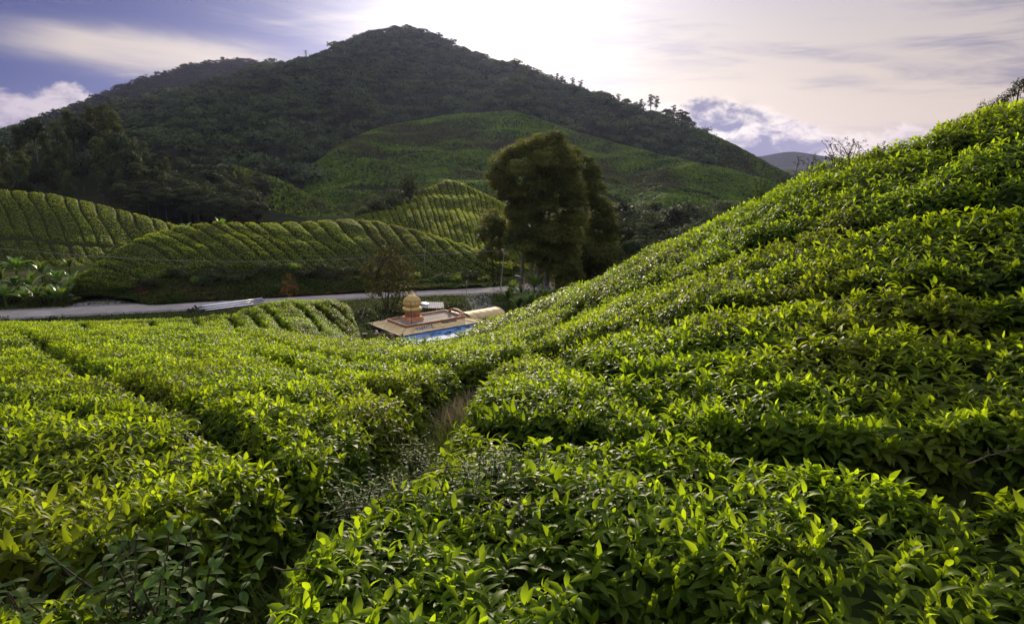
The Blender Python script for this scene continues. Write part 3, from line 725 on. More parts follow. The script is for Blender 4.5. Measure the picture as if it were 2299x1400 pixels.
# tea on the far slopes: low rounded bushes in wandering rows, far too many to count
def tea_cover(hill, name, step, u0, u1, v0, v1, label, seed, mask=None, size=.86, mat='teafar'):
    rng = np.random.default_rng(seed)
    us = np.linspace(u0, u1, 60); A = hill.at(us, np.full(60, (v0+v1)/2)); lu = np.linalg.norm(np.diff(A, axis=0), axis=1).sum()
    vs = np.linspace(v0, v1, 60); B = hill.at(np.full(60, (u0+u1)/2), vs); lv = np.linalg.norm(np.diff(B, axis=0), axis=1).sum()
    n1 = int(lu/step); n2 = int(lv/(step*.8))
    U, V = np.meshgrid((np.arange(n1)+.5)/n1, (np.arange(n2)+.5)/n2, indexing='ij')
    U = U+(.5*(np.arange(n2) % 2)/n1)[None]+rng.normal(size=U.shape)*.16/n1; V = V+rng.normal(size=U.shape)*.10/n2
    U = U.ravel(); V = V.ravel(); U = u0+(u1-u0)*U; V = v0+(v1-v0)*V
    p = hill.at(U, V); keep = (U > 0) & (U < 1) & (V > 0) & (V < .995)
    if mask is not None: keep &= mask(p, U, V)
    p = p[keep]; nn = hill.normal(U[keep], V[keep]); n = len(p)
    e1 = nrm(np.cross(nn, [0, 1., .2])); e2 = np.cross(nn, e1)
    nz = Noise(seed, 40.); nz2 = Noise(seed+1, 9.)
    t = np.clip(.5+.22*nz(p[:, 0], p[:, 1])+.16*nz2(p[:, 0], p[:, 1])+rng.normal(size=n)*.17, 0, 1)
    r = step*.56*size*rng.uniform(.75, 1.15, n); hgt = step*.56*rng.uniform(.7, 1.2, n)
    rings = [(0, 1.0)]+[(1.0, 0.), (.86, .62)]
    ang_ = np.arange(6)*PI/3; V_ = [p[:, None]+nn[:, None]*hgt[:, None, None]]
    for rr, hz in ((1.0, -.1), (.72, .78)):
        jit = rng.uniform(.8, 1.2, (n, 6))
        V_.append(p[:, None]+(np.cos(ang_)[None, :, None]*e1[:, None]+np.sin(ang_)[None, :, None]*e2[:, None])*(r[:, None]*rr*jit)[..., None]+nn[:, None]*(hgt[:, None]*hz*jit)[..., None])
    v = np.concatenate(V_, 1).reshape(-1, 3)
    f = []
    for k in range(6):
        q = (k+1) % 6; f += [(0, 7+k, 7+q), (7+k, 1+k, 1+q), (7+k, 1+q, 7+q)]
    ff = (np.arange(n)*13)[:, None, None]+np.array(f)[None]
    g = Geo().add(v, ff.reshape(-1, 3), np.clip(np.repeat(t, 13)+rng.normal(size=n*13)*.12, 0, 1))
    o = g.obj(name, MAT[mat]); tag(o, label, 'tea', None, 'stuff'); return n
NP = Noise(77, 60.)
print('cover', tea_cover(SPUR, 'tea_cover', 2.1, 0, 1, .18, .995, 'clipped tea bushes covering the broad slope below the mountain', 501,
      lambda p, U, V: (np.abs(V-.60-.05*np.sin(U*7)) > .008) & (np.abs(V-.34-.04*np.sin(U*9+1)) > .007)),
 tea_cover(RIGHTH, 'tea_cover', 3.0, 0, 1, .2, .995, 'clipped tea covering the farthest slope beside the cloud bank', 502),
 tea_cover(STRIPH, 'tea_cover', 1.5, 0, 1, .3, .995, 'bright clipped tea on the small slope between the dark trees', 503, None, .95, 'teamid'))
# ---------------------------------------------------------------- trees
def crown(rng, lobes, dens, size, up=.45, rnd=.55, low=-.35, shell=(.7, 1.05), g=None, tone=.5, asp=.62):
    g = g or Geo()
    for (c, r) in lobes:
        r = np.array(r, float)*np.ones(3); area = 4*PI*((r[0]*r[1])**1.6/3+(r[0]*r[2])**1.6/3+(r[1]*r[2])**1.6/3)**(1/1.6)
        n = max(6, int(area*dens)); d = nrm(rng.normal(size=(int(n*1.7), 3))); d = d[d[:, 2] > low][:n]
        k = rng.uniform(*shell, len(d))
        bump = 1+.16*np.sin(d[:, 0]*5+c[0])*np.sin(d[:, 1]*6+c[1])+.1*np.sin(d[:, 2]*9+c[2])
        p = np.array(c)+d*r*(k*bump)[:, None]
        nn = nrm(d/r*r.mean()+np.array([0, 0, up])+rng.normal(size=d.shape)*rnd)
        t = np.clip(tone+rng.normal()*.2+rng.normal(size=len(d))*.2, 0, 1)
        cards(g, rng, p, nn, size*rng.uniform(.55, 1.35, len(d)), t, 0, asp)
    return g
def trunk(rng, h, r, limbs, lean=.03, g=None):
    g = g or Geo(); n = 6
    z = np.linspace(0, h, n); off = np.cumsum(rng.normal(size=(n, 2))*lean*h/n, 0); off -= off[0]
    p = np.c_[off, z]; tube(g, p, r*(1-.65*z/h), 7)
    for tgt in limbs:
        tgt = np.array(tgt, float); zz = np.clip(tgt[2]*rng.uniform(.45, .75), .2*h, .95*h)
        a = np.array([np.interp(zz, z, p[:, 0]), np.interp(zz, z, p[:, 1]), zz])
        m = (a+tgt)/2+np.array([0, 0, -.08*np.linalg.norm(tgt-a)])
        tube(g, [a, m, tgt], [r*.42, r*.3, r*.12], 5)
    return g
def make_kind(kind, seed, detail=1.0):
    rng = np.random.default_rng(seed); L = []
    if kind == 'dome':
        H = 14; rr = 4.6
        for i in range(13):
            a = i*2.4; q = math.sqrt((i+.5)/13)*rr
            L.append(((q*math.cos(a), q*math.sin(a), H-2.2-.13*q*q+rng.normal()*.5), (1.7, 1.7, 1.25)))
        for i in range(5): L.append(((rng.normal()*1.8, rng.normal()*1.8, H-5-rng.uniform(0, 3)), (1.8, 1.8, 1.5)))
        tr = trunk(rng, H-2.5, .3, [l[0] for l in L[::3]]); dn, sz = 3.0, .62
    elif kind == 'tall':
        H = 25
        for i in range(26):
            z = H*(.22+.76*i/25); a = rng.uniform(0, 2*PI); q = rng.uniform(.5, 3.6)*(1-.55*((z/H-.45)/.55)**2 if z/H > .45 else .85)
            L.append(((q*math.cos(a), q*math.sin(a), z), (1.5, 1.5, 1.75)))
        tr = trunk(rng, H*.96, .38, [l[0] for l in L[::2]]); dn, sz = 2.4, .62
    elif kind == 'layer':
        H = 13
        for i in range(12):
            z = H*(.5+.48*i/11); a = i*2.4; q = rng.uniform(1.5, 4.6)*(1.15-.75*i/11)
            L.append(((q*math.cos(a), q*math.sin(a), z), (2.1, 2.1, .55)))
        tr = trunk(rng, H*.95, .25, [l[0] for l in L]); dn, sz = 3.2, .55
    elif kind == 'round':
        H = 10
        for i in range(16):
            d = nrm(rng.normal(size=3)); d[2] = abs(d[2])*1.2-.2
            L.append(((d[0]*2.3, d[1]*2.3, 5.8+d[2]*2.7), (1.6, 1.6, 1.4)))
        tr = trunk(rng, 7, .25, [l[0] for l in L[::4]]); dn, sz = 3.0, .58
    elif kind == 'fir':
        H = 15
        for i in range(24):
            z = H*(.25+.74*i/23); a = i*2.4; q = 2.6*(1.03-i/23)+.15
            L.append(((q*.7*math.cos(a), q*.7*math.sin(a), z), (max(q*.75, .4), max(q*.75, .4), .65)))
        tr = trunk(rng, H*.97, .24, []); dn, sz = 3.2, .5
    elif kind == 'lanky':
        H = 18
        for i in range(9):
            z = H*(.52+.46*i/8); a = i*2.4+rng.normal()*.4; q = rng.uniform(.6, 3.4)*(1-.5*i/8)
            L.append(((q*math.cos(a), q*math.sin(a), z), (1.45, 1.45, 1.05)))
        tr = trunk(rng, H*.95, .28, [l[0] for l in L], .05); dn, sz = 2.6, .7
    else:   # flat crown on a bare stem
        H = 15
        for i in range(11):
            a = i*2.4; q = math.sqrt((i+.5)/11)*4.2
            L.append(((q*math.cos(a), q*math.sin(a), H-1.4-.06*q*q+rng.normal()*.3), (1.6, 1.6, .6)))
        tr = trunk(rng, H-2, .24, [l[0] for l in L], .04); dn, sz = 3.0, .6
    return tr, crown(rng, L, dn*2.2*detail, sz/math.sqrt(detail)), L
KIND = {}
for k_, ns in (('dome', 4), ('tall', 4), ('layer', 3), ('round', 3), ('fir', 2), ('lanky', 3), ('flat', 2)):
    KIND[k_] = []
    for s_ in range(ns):
        tr, cr, _ = make_kind(k_, 1000+17*s_+hash(len(k_)*7) % 50)
        KIND[k_].append((tr.mesh('trunk', MAT['bark']), cr.mesh('crown', MAT['tallleaf' if k_ == 'tall' else 'forest'])))
def tree(kind, loc, scale, label, group, name='forest_tree', var=None, rz=None, sx=1.0):
    v = KIND[kind][RNG.integers(len(KIND[kind])) if var is None else var]
    t = empty(name, loc, RNG.uniform(0, 6.28) if rz is None else rz); t.scale = (scale*sx, scale*sx, scale)
    link('trunk', v[0], t); link('crown', v[1], t)
    return tag(t, label, 'tree', group)
# tall trees standing over the left tea hill
rng = np.random.default_rng(5)
ngroup = 'tall trees over the left tea hill'
TALLX = [(-60,255),(-20,300),(20,330),(55,285),(85,258),(110,300),(140,275),(170,248),(195,262),(215,240),(245,236),(268,252),(285,290),(60,340),(150,330),(230,310),(300,330),(-90,330),(120,350),(30,375),(190,350),(265,345),(330,380),(0,352),(90,372),(310,372),(160,384),(235,384),(60,395),(-50,395)]
for i, (px, py) in enumerate(TALLX):
    v = .86-.5*max(0, (py-240)/160)+rng.normal()*.03
    Y0_ = 285-60*(1-v)
    bx = P(px, py, Y0_)
    u = np.linspace(0, 1, 300); q = FORL.at(u, np.full(300, np.clip(v, .05, 1))); j = np.argmin(np.abs(to_px(q)[0]-px)); base = q[j]
    top = P(px, py, base[1]); h = np.clip(top[2]-base[2], 9, 34)
    kd = 'tall' if i % 4 else 'round'
    H0 = {'tall': 25, 'round': 10}[kd]
    tree(kd, base-np.array([0, 0, .3]), h/H0, ['tall dark evergreen in the clump rising over the left tea hill', 'broad dark tree in the clump rising over the left tea hill'][0 if kd == 'tall' else 1], ngroup, sx=1.25 if kd == 'tall' else .75)
n_ind = len(TALLX)
# mixed wood between that clump and the valley
cnt_ = 0; pts = []
for k in range(4000):
    u, v = rng.uniform(.25, 1), rng.uniform(.05, 1)
    p = FORL.at(np.array(u), np.array(v)); px, py = to_px(p)
    if px < 270 or px > 590: continue
    if any((p[0]-a[0])**2+(p[1]-a[1])**2 < 5.2**2 for a in pts): continue
    pts.append(p); kd = ['dome', 'layer', 'round', 'tall', 'dome'][len(pts) % 5]
    s = rng.uniform(.75, 1.1)*{'dome': .95, 'layer': .95, 'round': 1.15, 'tall': .58}[kd]
    tree(kd, p-np.array([0, 0, .3]), s, {'dome': 'dark spreading tree in the wood behind the knoll', 'layer': 'dark tree with tiered flat boughs in the wood behind the knoll', 'round': 'dark rounded tree in the wood behind the knoll', 'tall': 'dark slender tree in the wood behind the knoll'}[kd], 'trees of the wood behind the knoll')
    if len(pts) >= 95: break
# lone flat-topped trees and pale crowns on the lower mountain side
for px, py, top, kd in [(678,372,340,'flat'),(528,330,296,'flat'),(540,372,320,'dome'),(480,390,345,'dome'),(700,330,290,'dome'),(640,350,312,'layer'),(590,352,316,'dome'),(420,352,300,'dome'),(445,395,352,'layer'),(745,330,296,'round'),(610,400,360,'layer'),(560,420,376,'dome'),(500,440,385,'layer'),(365,380,330,'dome')]:
    u = np.linspace(0, 1, 500); V = np.linspace(.02, .9, 80); UU, VV = np.meshgrid(u, V); q = MAIN.at(UU, VV); a, c = to_px(q); j = np.unravel_index(np.argmin((a-px)**2+(c-py)**2), a.shape); base = q[j]
    h = max(P(px, top, base[1])[2]-base[2], 8)
    tree(kd, base-np.array([0, 0, .5]), h/{'flat': 15, 'dome': 14, 'layer': 13, 'round': 10}[kd], {'flat': 'bare-stemmed tree with a flat crown standing out on the mountain side', 'dome': 'wide domed tree standing out on the lower mountain side', 'layer': 'tiered tree standing out on the lower mountain side', 'round': 'rounded tree at the edge of the mountain forest by the tea slope'}[kd], 'trees standing out on the lower mountain side')
# trees along the sky on the right-hand ridge
SKYL = [(1178,170,148,'dome'),(1205,180,158,'dome'),(1228,190,166,'lanky'),(1250,196,164,'lanky'),(1262,198,170,'lanky'),(1284,206,174,'lanky'),(1303,214,180,'lanky'),(1322,222,203,'dome'),(1345,228,200,'dome'),(1362,232,206,'dome'),(1388,242,210,'lanky'),(1404,246,218,'dome'),(1440,258,222,'lanky'),(1460,261,212,'lanky'),(1471,264,216,'lanky'),(1497,272,240,'dome'),(1512,276,236,'lanky'),(1530,285,244,'dome'),(1541,292,258,'round'),(826,85,68,'dome'),(812,92,76,'dome'),(735,124,112,'dome'),(770,108,95,'dome'),(950,80,64,'lanky'),(888,70,54,'dome'),(705,140,122,'dome'),(330,184,166,'flat'),(316,190,170,'flat'),(292,205,186,'dome'),(250,225,208,'dome'),(500,142,126,'dome'),(370,172,156,'flat')]
um = np.linspace(0, 1, 700)
for i, (px, py, top, kd) in enumerate(SKYL):
    hl = BACK if px < 640 else MAIN
    q = hl.at(um, np.full(700, .985)); j = np.argmin(np.abs(to_px(q)[0]-px)); base = q[j]
    h = max(P(px, top, base[1])[2]-base[2], 7)
    tree(kd, base-np.array([0, 0, .8]), h/{'flat': 15, 'dome': 14, 'lanky': 18, 'round': 10}[kd],
         {'lanky': 'lanky tree with tufted boughs against the sky on the right-hand ridge', 'round': 'round tree at the low end of the right-hand ridge', 'flat': 'flat-topped tree against the sky on the left mountain shoulder', 'dome': 'dark tree breaking the skyline of the mountain ridge'}[kd], 'trees against the sky on the mountain ridge', sx=1.15)
# trees in the valley right of the big tree
for i, (px, top, Y, kd, lb) in enumerate([(1395,500,150,'dome',None),(1450,500,150,'layer','pale tiered tree in the valley just left of the tea bank brow'),(1425,468,185,'fir',None),(1480,490,170,'dome',None),(1520,462,200,'round',None),(1545,452,195,'fir','tall fir with a pale tip in the valley behind the tea bank'),(1590,480,200,'round',None),(1630,485,215,'dome',None),(1400,450,215,'dome',None),(1365,520,140,'round',None),(1500,520,160,'round',None),(1565,500,175,'dome',None),(1610,510,185,'fir',None),(1420,530,140,'round',None),(1350,470,175,'dome',None),(1660,500,220,'dome',None),(1470,455,235,'layer',None),(1380,545,130,'round',None)]):
    x = P(px, top, Y)[0]; z0 = float(ground_z(np.array([x]), np.array([float(Y)]))[0]); h = P(px, top, Y)[2]-z0
    tree(kd, (x, Y, z0-.2), h/{'dome': 14, 'layer': 13, 'round': 10, 'fir': 15}[kd], lb or {'dome': 'dark spreading tree in the valley between big tree and tea bank', 'round': 'dark bushy tree in the valley between big tree and tea bank', 'fir': 'dark conical tree in the valley between big tree and tea bank', 'layer': 'dark tiered tree in the valley between big tree and tea bank'}[kd], 'trees in the valley right of the big tree', name='valley_tree')
# trees beyond the brow at the top right corner
for s_ in range(2):
    r2 = np.random.default_rng(600+s_); L = []
    for i in range(30):
        z = 10*(.15+.84*i/29); a = i*2.4; q = 2.5*math.sin(PI*(.12+.85*i/29))**.7
        L.append(((q*math.cos(a), q*math.sin(a), z), (.85, .85, .62)))
    KIND.setdefault('pine', []).append((trunk(r2, 9.6, .22, [l[0] for l in L[::3]]).mesh('trunk', MAT['bark']), crown(r2, L, 30, .28, .5, .9, -.5, (.3, 1.1), asp=.25).mesh('crown', MAT['forest'])))
for i, (px, top, Y, kd, lb) in enumerate([(2292,186,24,'pine','dark pine crown at the upper right edge beyond the tea brow'),(2243,226,25,'pine','middle one of three small dark pines peeping over the tea brow'),(2216,240,26,'pine','smallest dark pine peeping over the tea brow')]):
    x = P(px, top, Y)[0]; h = 5.; z0 = P(px, top, Y)[2]-h
    t = tree(kd, (x, Y, z0), h/10, lb, 'small pines beyond the tea brow', name='pine_tree', var=i % 2, sx=[.62, .42, .5][i])

# the mountain forest: crowns without number
def forest(hills, name, label, seed, dn=20., cs=.24):
    rng = np.random.default_rng(seed); g = Geo(); tot = 0
    kinds = []
    for s_ in range(7):
        r2 = np.random.default_rng(seed+s_); L = []
        fl = r2.uniform(.45, .8)
        for i in range(6):
            a = i*2.4; q = math.sqrt(i/6)*.72
            L.append(((q*math.cos(a), q*math.sin(a), .55-.35*q*q*1.3+r2.normal()*.08), (.42, .42, .42*fl)))
        gg = crown(r2, L, dn, cs, .55, .38, -.3)
        kinds.append(gg)
    for hill, sp, vlo, vhi, excl in hills:
        us = np.linspace(0, 1, 200); vs = np.linspace(vlo, vhi, 120)
        U, V = np.meshgrid(us, vs, indexing='ij'); p = hill.at(U, V)
        du = np.linalg.norm(np.gradient(p, axis=0), axis=-1); dv = np.linalg.norm(np.gradient(p, axis=1), axis=-1)
        lam = du*dv/(sp*sp)*1.55
        c = rng.poisson(lam).ravel(); idx = np.repeat(np.arange(c.size), c)
        u = U.ravel()[idx]+rng.uniform(-.5, .5, len(idx))/199; v = V.ravel()[idx]+rng.uniform(-.5, .5, len(idx))*(vhi-vlo)/119
        v = np.clip(v, 0, 1); q = hill.at(np.clip(u, 0, 1), v)
        px, py = to_px(q); ok = (px > -160) & (px < 2250) & excl(px, py, q)
        q = q[ok]
        # thin out crowding
        o = rng.permutation(len(q)); cell = {}; keep = []
        for i in o:
            a, b_, z = q[i]; ca, cb = int(a//sp), int(b_//sp); good = True
            for m in (-1, 0, 1):
                for n in (-1, 0, 1):
                    for j in cell.get((ca+m, cb+n), ()):
                        if (q[j][0]-a)**2+(q[j][1]-b_)**2 < (.72*sp)**2: good = False
            if good: cell.setdefault((ca, cb), []).append(i); keep.append(i)
        q = q[keep]; tot += len(q)
        kd = rng.integers(0, len(kinds), len(q))
        for k, gg in enumerate(kinds):
            v0 = np.concatenate([a for a, _ in gg.v]); t0 = np.concatenate([b_ for _, b_ in gg.v]); f0 = np.concatenate([f for f, _ in gg.f])
            m = q[kd == k]; n = len(m)
            if n == 0: continue
            s = sp*np.exp(rng.normal(-.3, .27, n)).clip(.4, 1.5); a = rng.uniform(0, 6.28, n); ca, sa = np.cos(a), np.sin(a)
            x = v0[None, :, 0]*ca[:, None]-v0[None, :, 1]*sa[:, None]; y = v0[None, :, 0]*sa[:, None]+v0[None, :, 1]*ca[:, None]
            V3 = np.stack([x*s[:, None], y*s[:, None], v0[None, :, 2]*s[:, None]*1.1+(s*rng.uniform(-.35, .12, n))[:, None]], -1)+m[:, None]
            tn = np.clip(t0[None]+rng.normal(size=(n, 1))*.34, 0, 1)
            g.add(V3.reshape(-1, 3), ((np.arange(n)*len(v0))[:, None, None]+f0[None]).reshape(-1, 3), tn.ravel())
    o = g.obj(name, MAT['forest']); tag(o, label, 'forest', None, 'stuff')

def ex_main(px, py, q):
    tea = inpoly(np.stack([px, py], -1), [(700,450),(765,338),(830,292),(960,272),(1150,258),(1300,306),(1480,356),(1700,405),(1760,440),(1500,620),(900,620)])
    return ~tea | (q[:, 1] > 700)
forest([(MAIN, 10.5, .03, 1.0, ex_main)], 'forest', 'dense dark rainforest covering the mountain', 301)
class Flat:
    def __init__(s, x0, x1, y0, y1): s.b = (x0, x1, y0, y1)
    def at(s, u, v):
        x = s.b[0]+(s.b[1]-s.b[0])*np.asarray(u); y = s.b[2]+(s.b[3]-s.b[2])*np.asarray(v); return np.stack([x, y, ground_z(x, y)], -1)
forest([(Flat(-20, 190, 128, 300), 7.8, 0, 1., lambda px, py, q: (px > 1080) & ((q[:, 1] > 150) | (px > 1250)) & (q[:, 1] > 132+.0*px))], 'undergrowth', 'dark thicket filling the valley between the big tree and the far tea slope', 303, 42., .15)
forest([(BACK, 10.5, .35, 1.0, lambda px, py, q: px < 760)], 'forest', 'bluish rainforest on the mountain shoulder behind', 302)

# ---------------------------------------------------------------- the big trees by the road
def lobed_tree(name, label, lobes, Y, org, sc, base_px, trunks, mat, dens, size, depth, seed, up=.9, bark='palebark', group=None, sparse=False, tone=.5, rnd=.5):
    rng = np.random.default_rng(seed)
    bx = P(base_px, 640, Y)[0]; bz = float(ground_z(np.array([bx]), np.array([float(Y)]))[0])
    root = empty(name, (bx, Y, bz)); o = np.array([bx, Y, bz]); L = []
    xs = np.array([l[0] for l in lobes]); cx = xs.mean(); hw = max(np.abs(xs-cx).max(), 1)+60
    for (lx, ly, lr) in lobes:
        for sgn in ((-1, 1, 0) if not sparse else (-.6, .6)):
            k = math.sqrt(max(0, 1-((lx-cx)/hw)**2)); dy = sgn*depth*k*rng.uniform(.55, 1.0)
            c = P(org[0]+lx/sc, org[1]+ly/sc, Y)-o; r = lr/sc*Y/F
            L.append((c+np.array([rng.normal()*.3, dy, rng.normal()*.3]), (r, r*1.0, r*.74)))
    cr = crown(rng, L, dens, size, up, rnd, -.55, (.45, 1.08), tone=tone)
    tg = Geo()
    for (a, c, r) in trunks:
        A = P(a[0], a[1], Y)-o; A[2] = min(A[2], 0.05)-.3*0; C = P(c[0], c[1], Y)-o
        dy = rng.normal()*1.2; A[1] += dy; C[1] += dy*.5
        M = (A+C)/2+rng.normal(size=3)*.25; tube(tg, [A-np.array([0, 0, .5]), (A+M)/2, M, C], [r*1.15, r, r*.85, r*.5], 8)
    tops = [C for C in [P(c[0], c[1], Y)-o for _, c, _ in trunks]]
    for c, r in L[::4]:
        s_ = tops[rng.integers(len(tops))]
        if c[2] > s_[2]*.6: tube(tg, [s_-np.array([0, 0, 1.]), (s_+c)/2, c], [.16, .1, .04], 5)
    tg.obj('trunk', MAT[bark], root); cr.obj('crown', MAT[mat], root)
    return tag(root, label, 'tree', group)
Z5 = (1050, 290); S5 = 3.784
lobed_tree('big_tree', 'huge billowing evergreen with pale trunks beside the road, tallest tree in the valley',
 [(590,110,85),(740,125,80),(480,165,95),(290,290,90),(370,215,90),(620,250,120),(790,220,95),(850,340,110),(700,370,120),(450,350,110),(240,400,60),(320,450,90),(560,470,110),(890,470,105),(720,500,120),(330,560,80),(880,620,120),(470,590,115),(650,640,130),(880,760,130),(520,740,130),(420,800,80),(700,860,140),(860,900,120),(540,900,110),(850,1020,100),(720,1020,90),(300,400,95),(250,470,65),(380,540,100),(400,680,95),(430,900,95),(490,980,90),(610,1000,110),(560,1060,75),(660,1120,80),(760,1150,100),(860,1130,100),(800,1250,90),(900,1230,90)],
 118, Z5, S5, 1205, [((1168,648),(1174,560),.34),((1186,648),(1205,560),.3),((1196,645),(1214,575),.28),((1212,648),(1222,560),.42),((1226,648),(1228,540),.4),((1208,648),(1215,470),.35)], 'bigtree', 20.0, .48, 6.5, 61)
lobed_tree('big_tree', 'dark tall evergreen standing behind the right shoulder of the huge billowing tree',
 [(900,190,70),(980,270,80),(1040,380,85),(1060,500,95),(1010,620,100),(1130,640,90),(1170,760,85),(1080,800,110),(1190,900,80),(1120,960,110),(1000,920,110),(1010,430,80),(1200,1000,85),(1230,840,60),(1020,1060,100),(1140,1080,100)],
 131, Z5, S5, 1335, [((1335,640),(1335,500),.35),((1320,640),(1318,480),.3)], 'bigtree', 17.0, .5, 5.0, 62, tone=.4)
lobed_tree('roadside_tree', 'low dark bushy tree under the right side of the huge billowing tree',
 [(1000,1060,110),(1100,1080,110),(1180,1060,90),(1060,1190,110),(930,1180,90),(1150,1180,100),(1000,1280,90)],
 122, Z5, S5, 1325, [((1325,650),(1325,590),.2)], 'bigtree', 11.0, .5, 3.5, 63, tone=.3)
lobed_tree('roadside_tree', 'smaller leafy tree at the left foot of the huge billowing tree',
 [(190,740,75),(260,790,75),(120,830,60),(200,880,85),(290,880,70),(130,930,60),(240,970,80),(180,1060,70),(280,1080,70),(110,1060,50)],
 123, Z5, S5, 1110, [((1104,640),(1104,560),.16),((1112,640),(1122,550),.13)], 'bigtree', 11.0, .46, 3.2, 64, tone=.55, bark='bark')
lobed_tree('roadside_tree', 'thin-leaved brownish tree beside the road behind the temple tower',
 [(870,570,26),(846,588,24),(893,590,26),(915,600,20),(830,605,20),(865,612,30),(895,622,28),(840,632,26),(920,630,20),(868,645,30),(900,655,26),(845,660,22),(880,680,22),(858,560,14),(888,556,14),(822,620,14)],
 87, (0, 0), 1.0, 868, [((866,722),(868,600),.13),((866,700),(842,610),.08),((868,690),(900,610),.08),((867,680),(880,560),.06)], 'thinleaf', 6.5, .30, 1.6, 65, up=.3, bark='bark', sparse=True, tone=.3, rnd=.8)
# ---------------------------------------------------------------- bushes, bananas, weeds
def bush_mesh(seed, w, h, size, dens, tone):
    rng = np.random.default_rng(seed)
    L = [((rng.normal()*.28*w, rng.normal()*.28*w, h*rng.uniform(.3, .72)), (w*.34, w*.34, h*.34)) for _ in range(7)]
    cr = crown(rng, L, dens, size, .4, .6, -.5, (.5, 1.1), tone=tone)
    st = Geo()
    for c, _ in L[:5]: tube(st, [(0, 0, -.1), (c[0]*.5, c[1]*.5, c[2]*.6), c], [.05*w, .035*w, .01*w], 5)
    return st.mesh('branches', MAT['bark']), cr.mesh('foliage', MAT['forest' if tone < .6 else 'weed'])
BUSH = [bush_mesh(i, 2.0, 1.7, .26, 9, [.75, .9, .55, .8, .55][i]) for i in range(5)]
DARKB = [bush_mesh(20+i, 2.0, 1.7, .28, 9, .58) for i in range(3)]
def bush(loc, s, label, group, dark=False, name='bush', sz=1.):
    v = (DARKB if dark else BUSH)[RNG.integers(3 if dark else 5)]
    t = empty(name, loc, RNG.uniform(0, 6.28)); t.scale = (s, s, s*sz)
    link('branches', v[0], t); link('foliage', v[1], t); return tag(t, label, 'bush', group)
rng = np.random.default_rng(44)
def road_off(a, c):
    q = np.stack([a, c], -1); d = np.linalg.norm(q[:, None]-rc[None, :, :2], axis=-1); return d.min(1)
def gz0(x, y): return float(ground_z(np.array([float(x)]), np.array([float(y)]))[0])
for i in range(34):          # overgrowth hanging over the cut bank
    u = .12+.82*(i+rng.uniform(.1, .9))/34; p = BANK.at(np.array(u), np.array(rng.uniform(.62, 1.0)))
    bush(p-np.array([0, .1, .2]), rng.uniform(.8, 1.5), 'dark shrub overhanging the cut bank between road and knoll', 'shrubs along the cut bank', dark=i % 3 > 0, sz=.9)
for i, (px, py, Y, s) in enumerate([(10,700,86,.9),(62,706,84,1.0),(118,704,86,.9),(160,712,80,.8),(215,712,80,.8),(262,716,76,.8),(310,716,76,.8),(352,718,74,.7),(660,688,64,.6),(420,716,78,.6),(470,712,84,.6),(540,708,84,.6),(770,690,62,1.),(792,700,60,1.),(808,676,72,1.1),(830,690,72,1.2),(790,676,74,1.1),(845,705,70,1.2),(930,672,88,1.1),(955,668,92,1.2),(985,676,90,1.3),(1010,672,92,1.0),(905,668,90,1.3),(1025,683,88,.9)]):
    d = P(px, py, Y); z = float(ground_z(np.array([d[0]]), np.array([d[1]]))[0])
    bush((d[0], d[1], z-.1), s, 'green bush on the grassy verge on the near side of the road' if px < 700 else 'scrubby bush on the bank beside the temple', 'bushes on the near verge' if px < 700 else 'scrub beside the temple', dark=px > 700 and i % 2 == 0)
for i in range(26):
    px, Y = rng.uniform(790, 900), rng.uniform(58, 92); x = P(px, 690, Y)[0]
    if road_off(np.array([x]), np.array([Y]))[0] < 5: continue
    L_ = np.array([x, Y])-np.array([-8.1, 75.]); 
    if abs(L_[0]*.78+L_[1]*.62) < 6.2 and abs(-L_[0]*.62+L_[1]*.78) < 5.2: continue
    bush((x, Y, gz0(x, Y)-.15), rng.uniform(.8, 1.4), 'dark scrub bush on the bank between terraced tea patch and temple', 'scrub on the bank left of the temple', dark=True)
for i, (px, py, Y, s, lb) in enumerate([(922,424,184,3.0,'small pale tree on the saddle of the back ridge'),(946,432,188,1.6,'dark round bush on the saddle of the back ridge'),(900,440,178,2.4,None),(880,448,174,2.4,None),(860,458,170,2.3,None),(840,466,168,2.2,None),(822,474,166,2.2,None),(870,470,168,2.2,None),(905,458,176,2.2,None),(835,482,164,1.8,None),(812,484,164,1.8,None)]):
    Y += 9 if lb is None else 4; s *= .85; p = P(px, py, Y); t = bush(p-np.array([0, 0, s*.85]), s, lb or 'dark scrub bush on the left flank of the back ridge', None if lb else 'scrub on the flank of the back ridge', dark=lb is None or 'dark' in lb)
    if 'pale' in (lb or ''): t.name = 'small_tree'; t.scale.z *= 1.7; t.location.z -= 1.4; t.children[0].data, t.children[1].data = BUSH[2]; t['category'] = 'tree'
for i, (px, py, Y) in enumerate([(262,560,118),(285,548,122),(240,575,116),(300,556,120)]):
    p = P(px, py, Y); bush(p-np.array([0, 0, 1.4]), 1.2, 'reddish brown shrub in the dip between left hill and knoll', 'shrubs in the dip left of the knoll', dark=True)

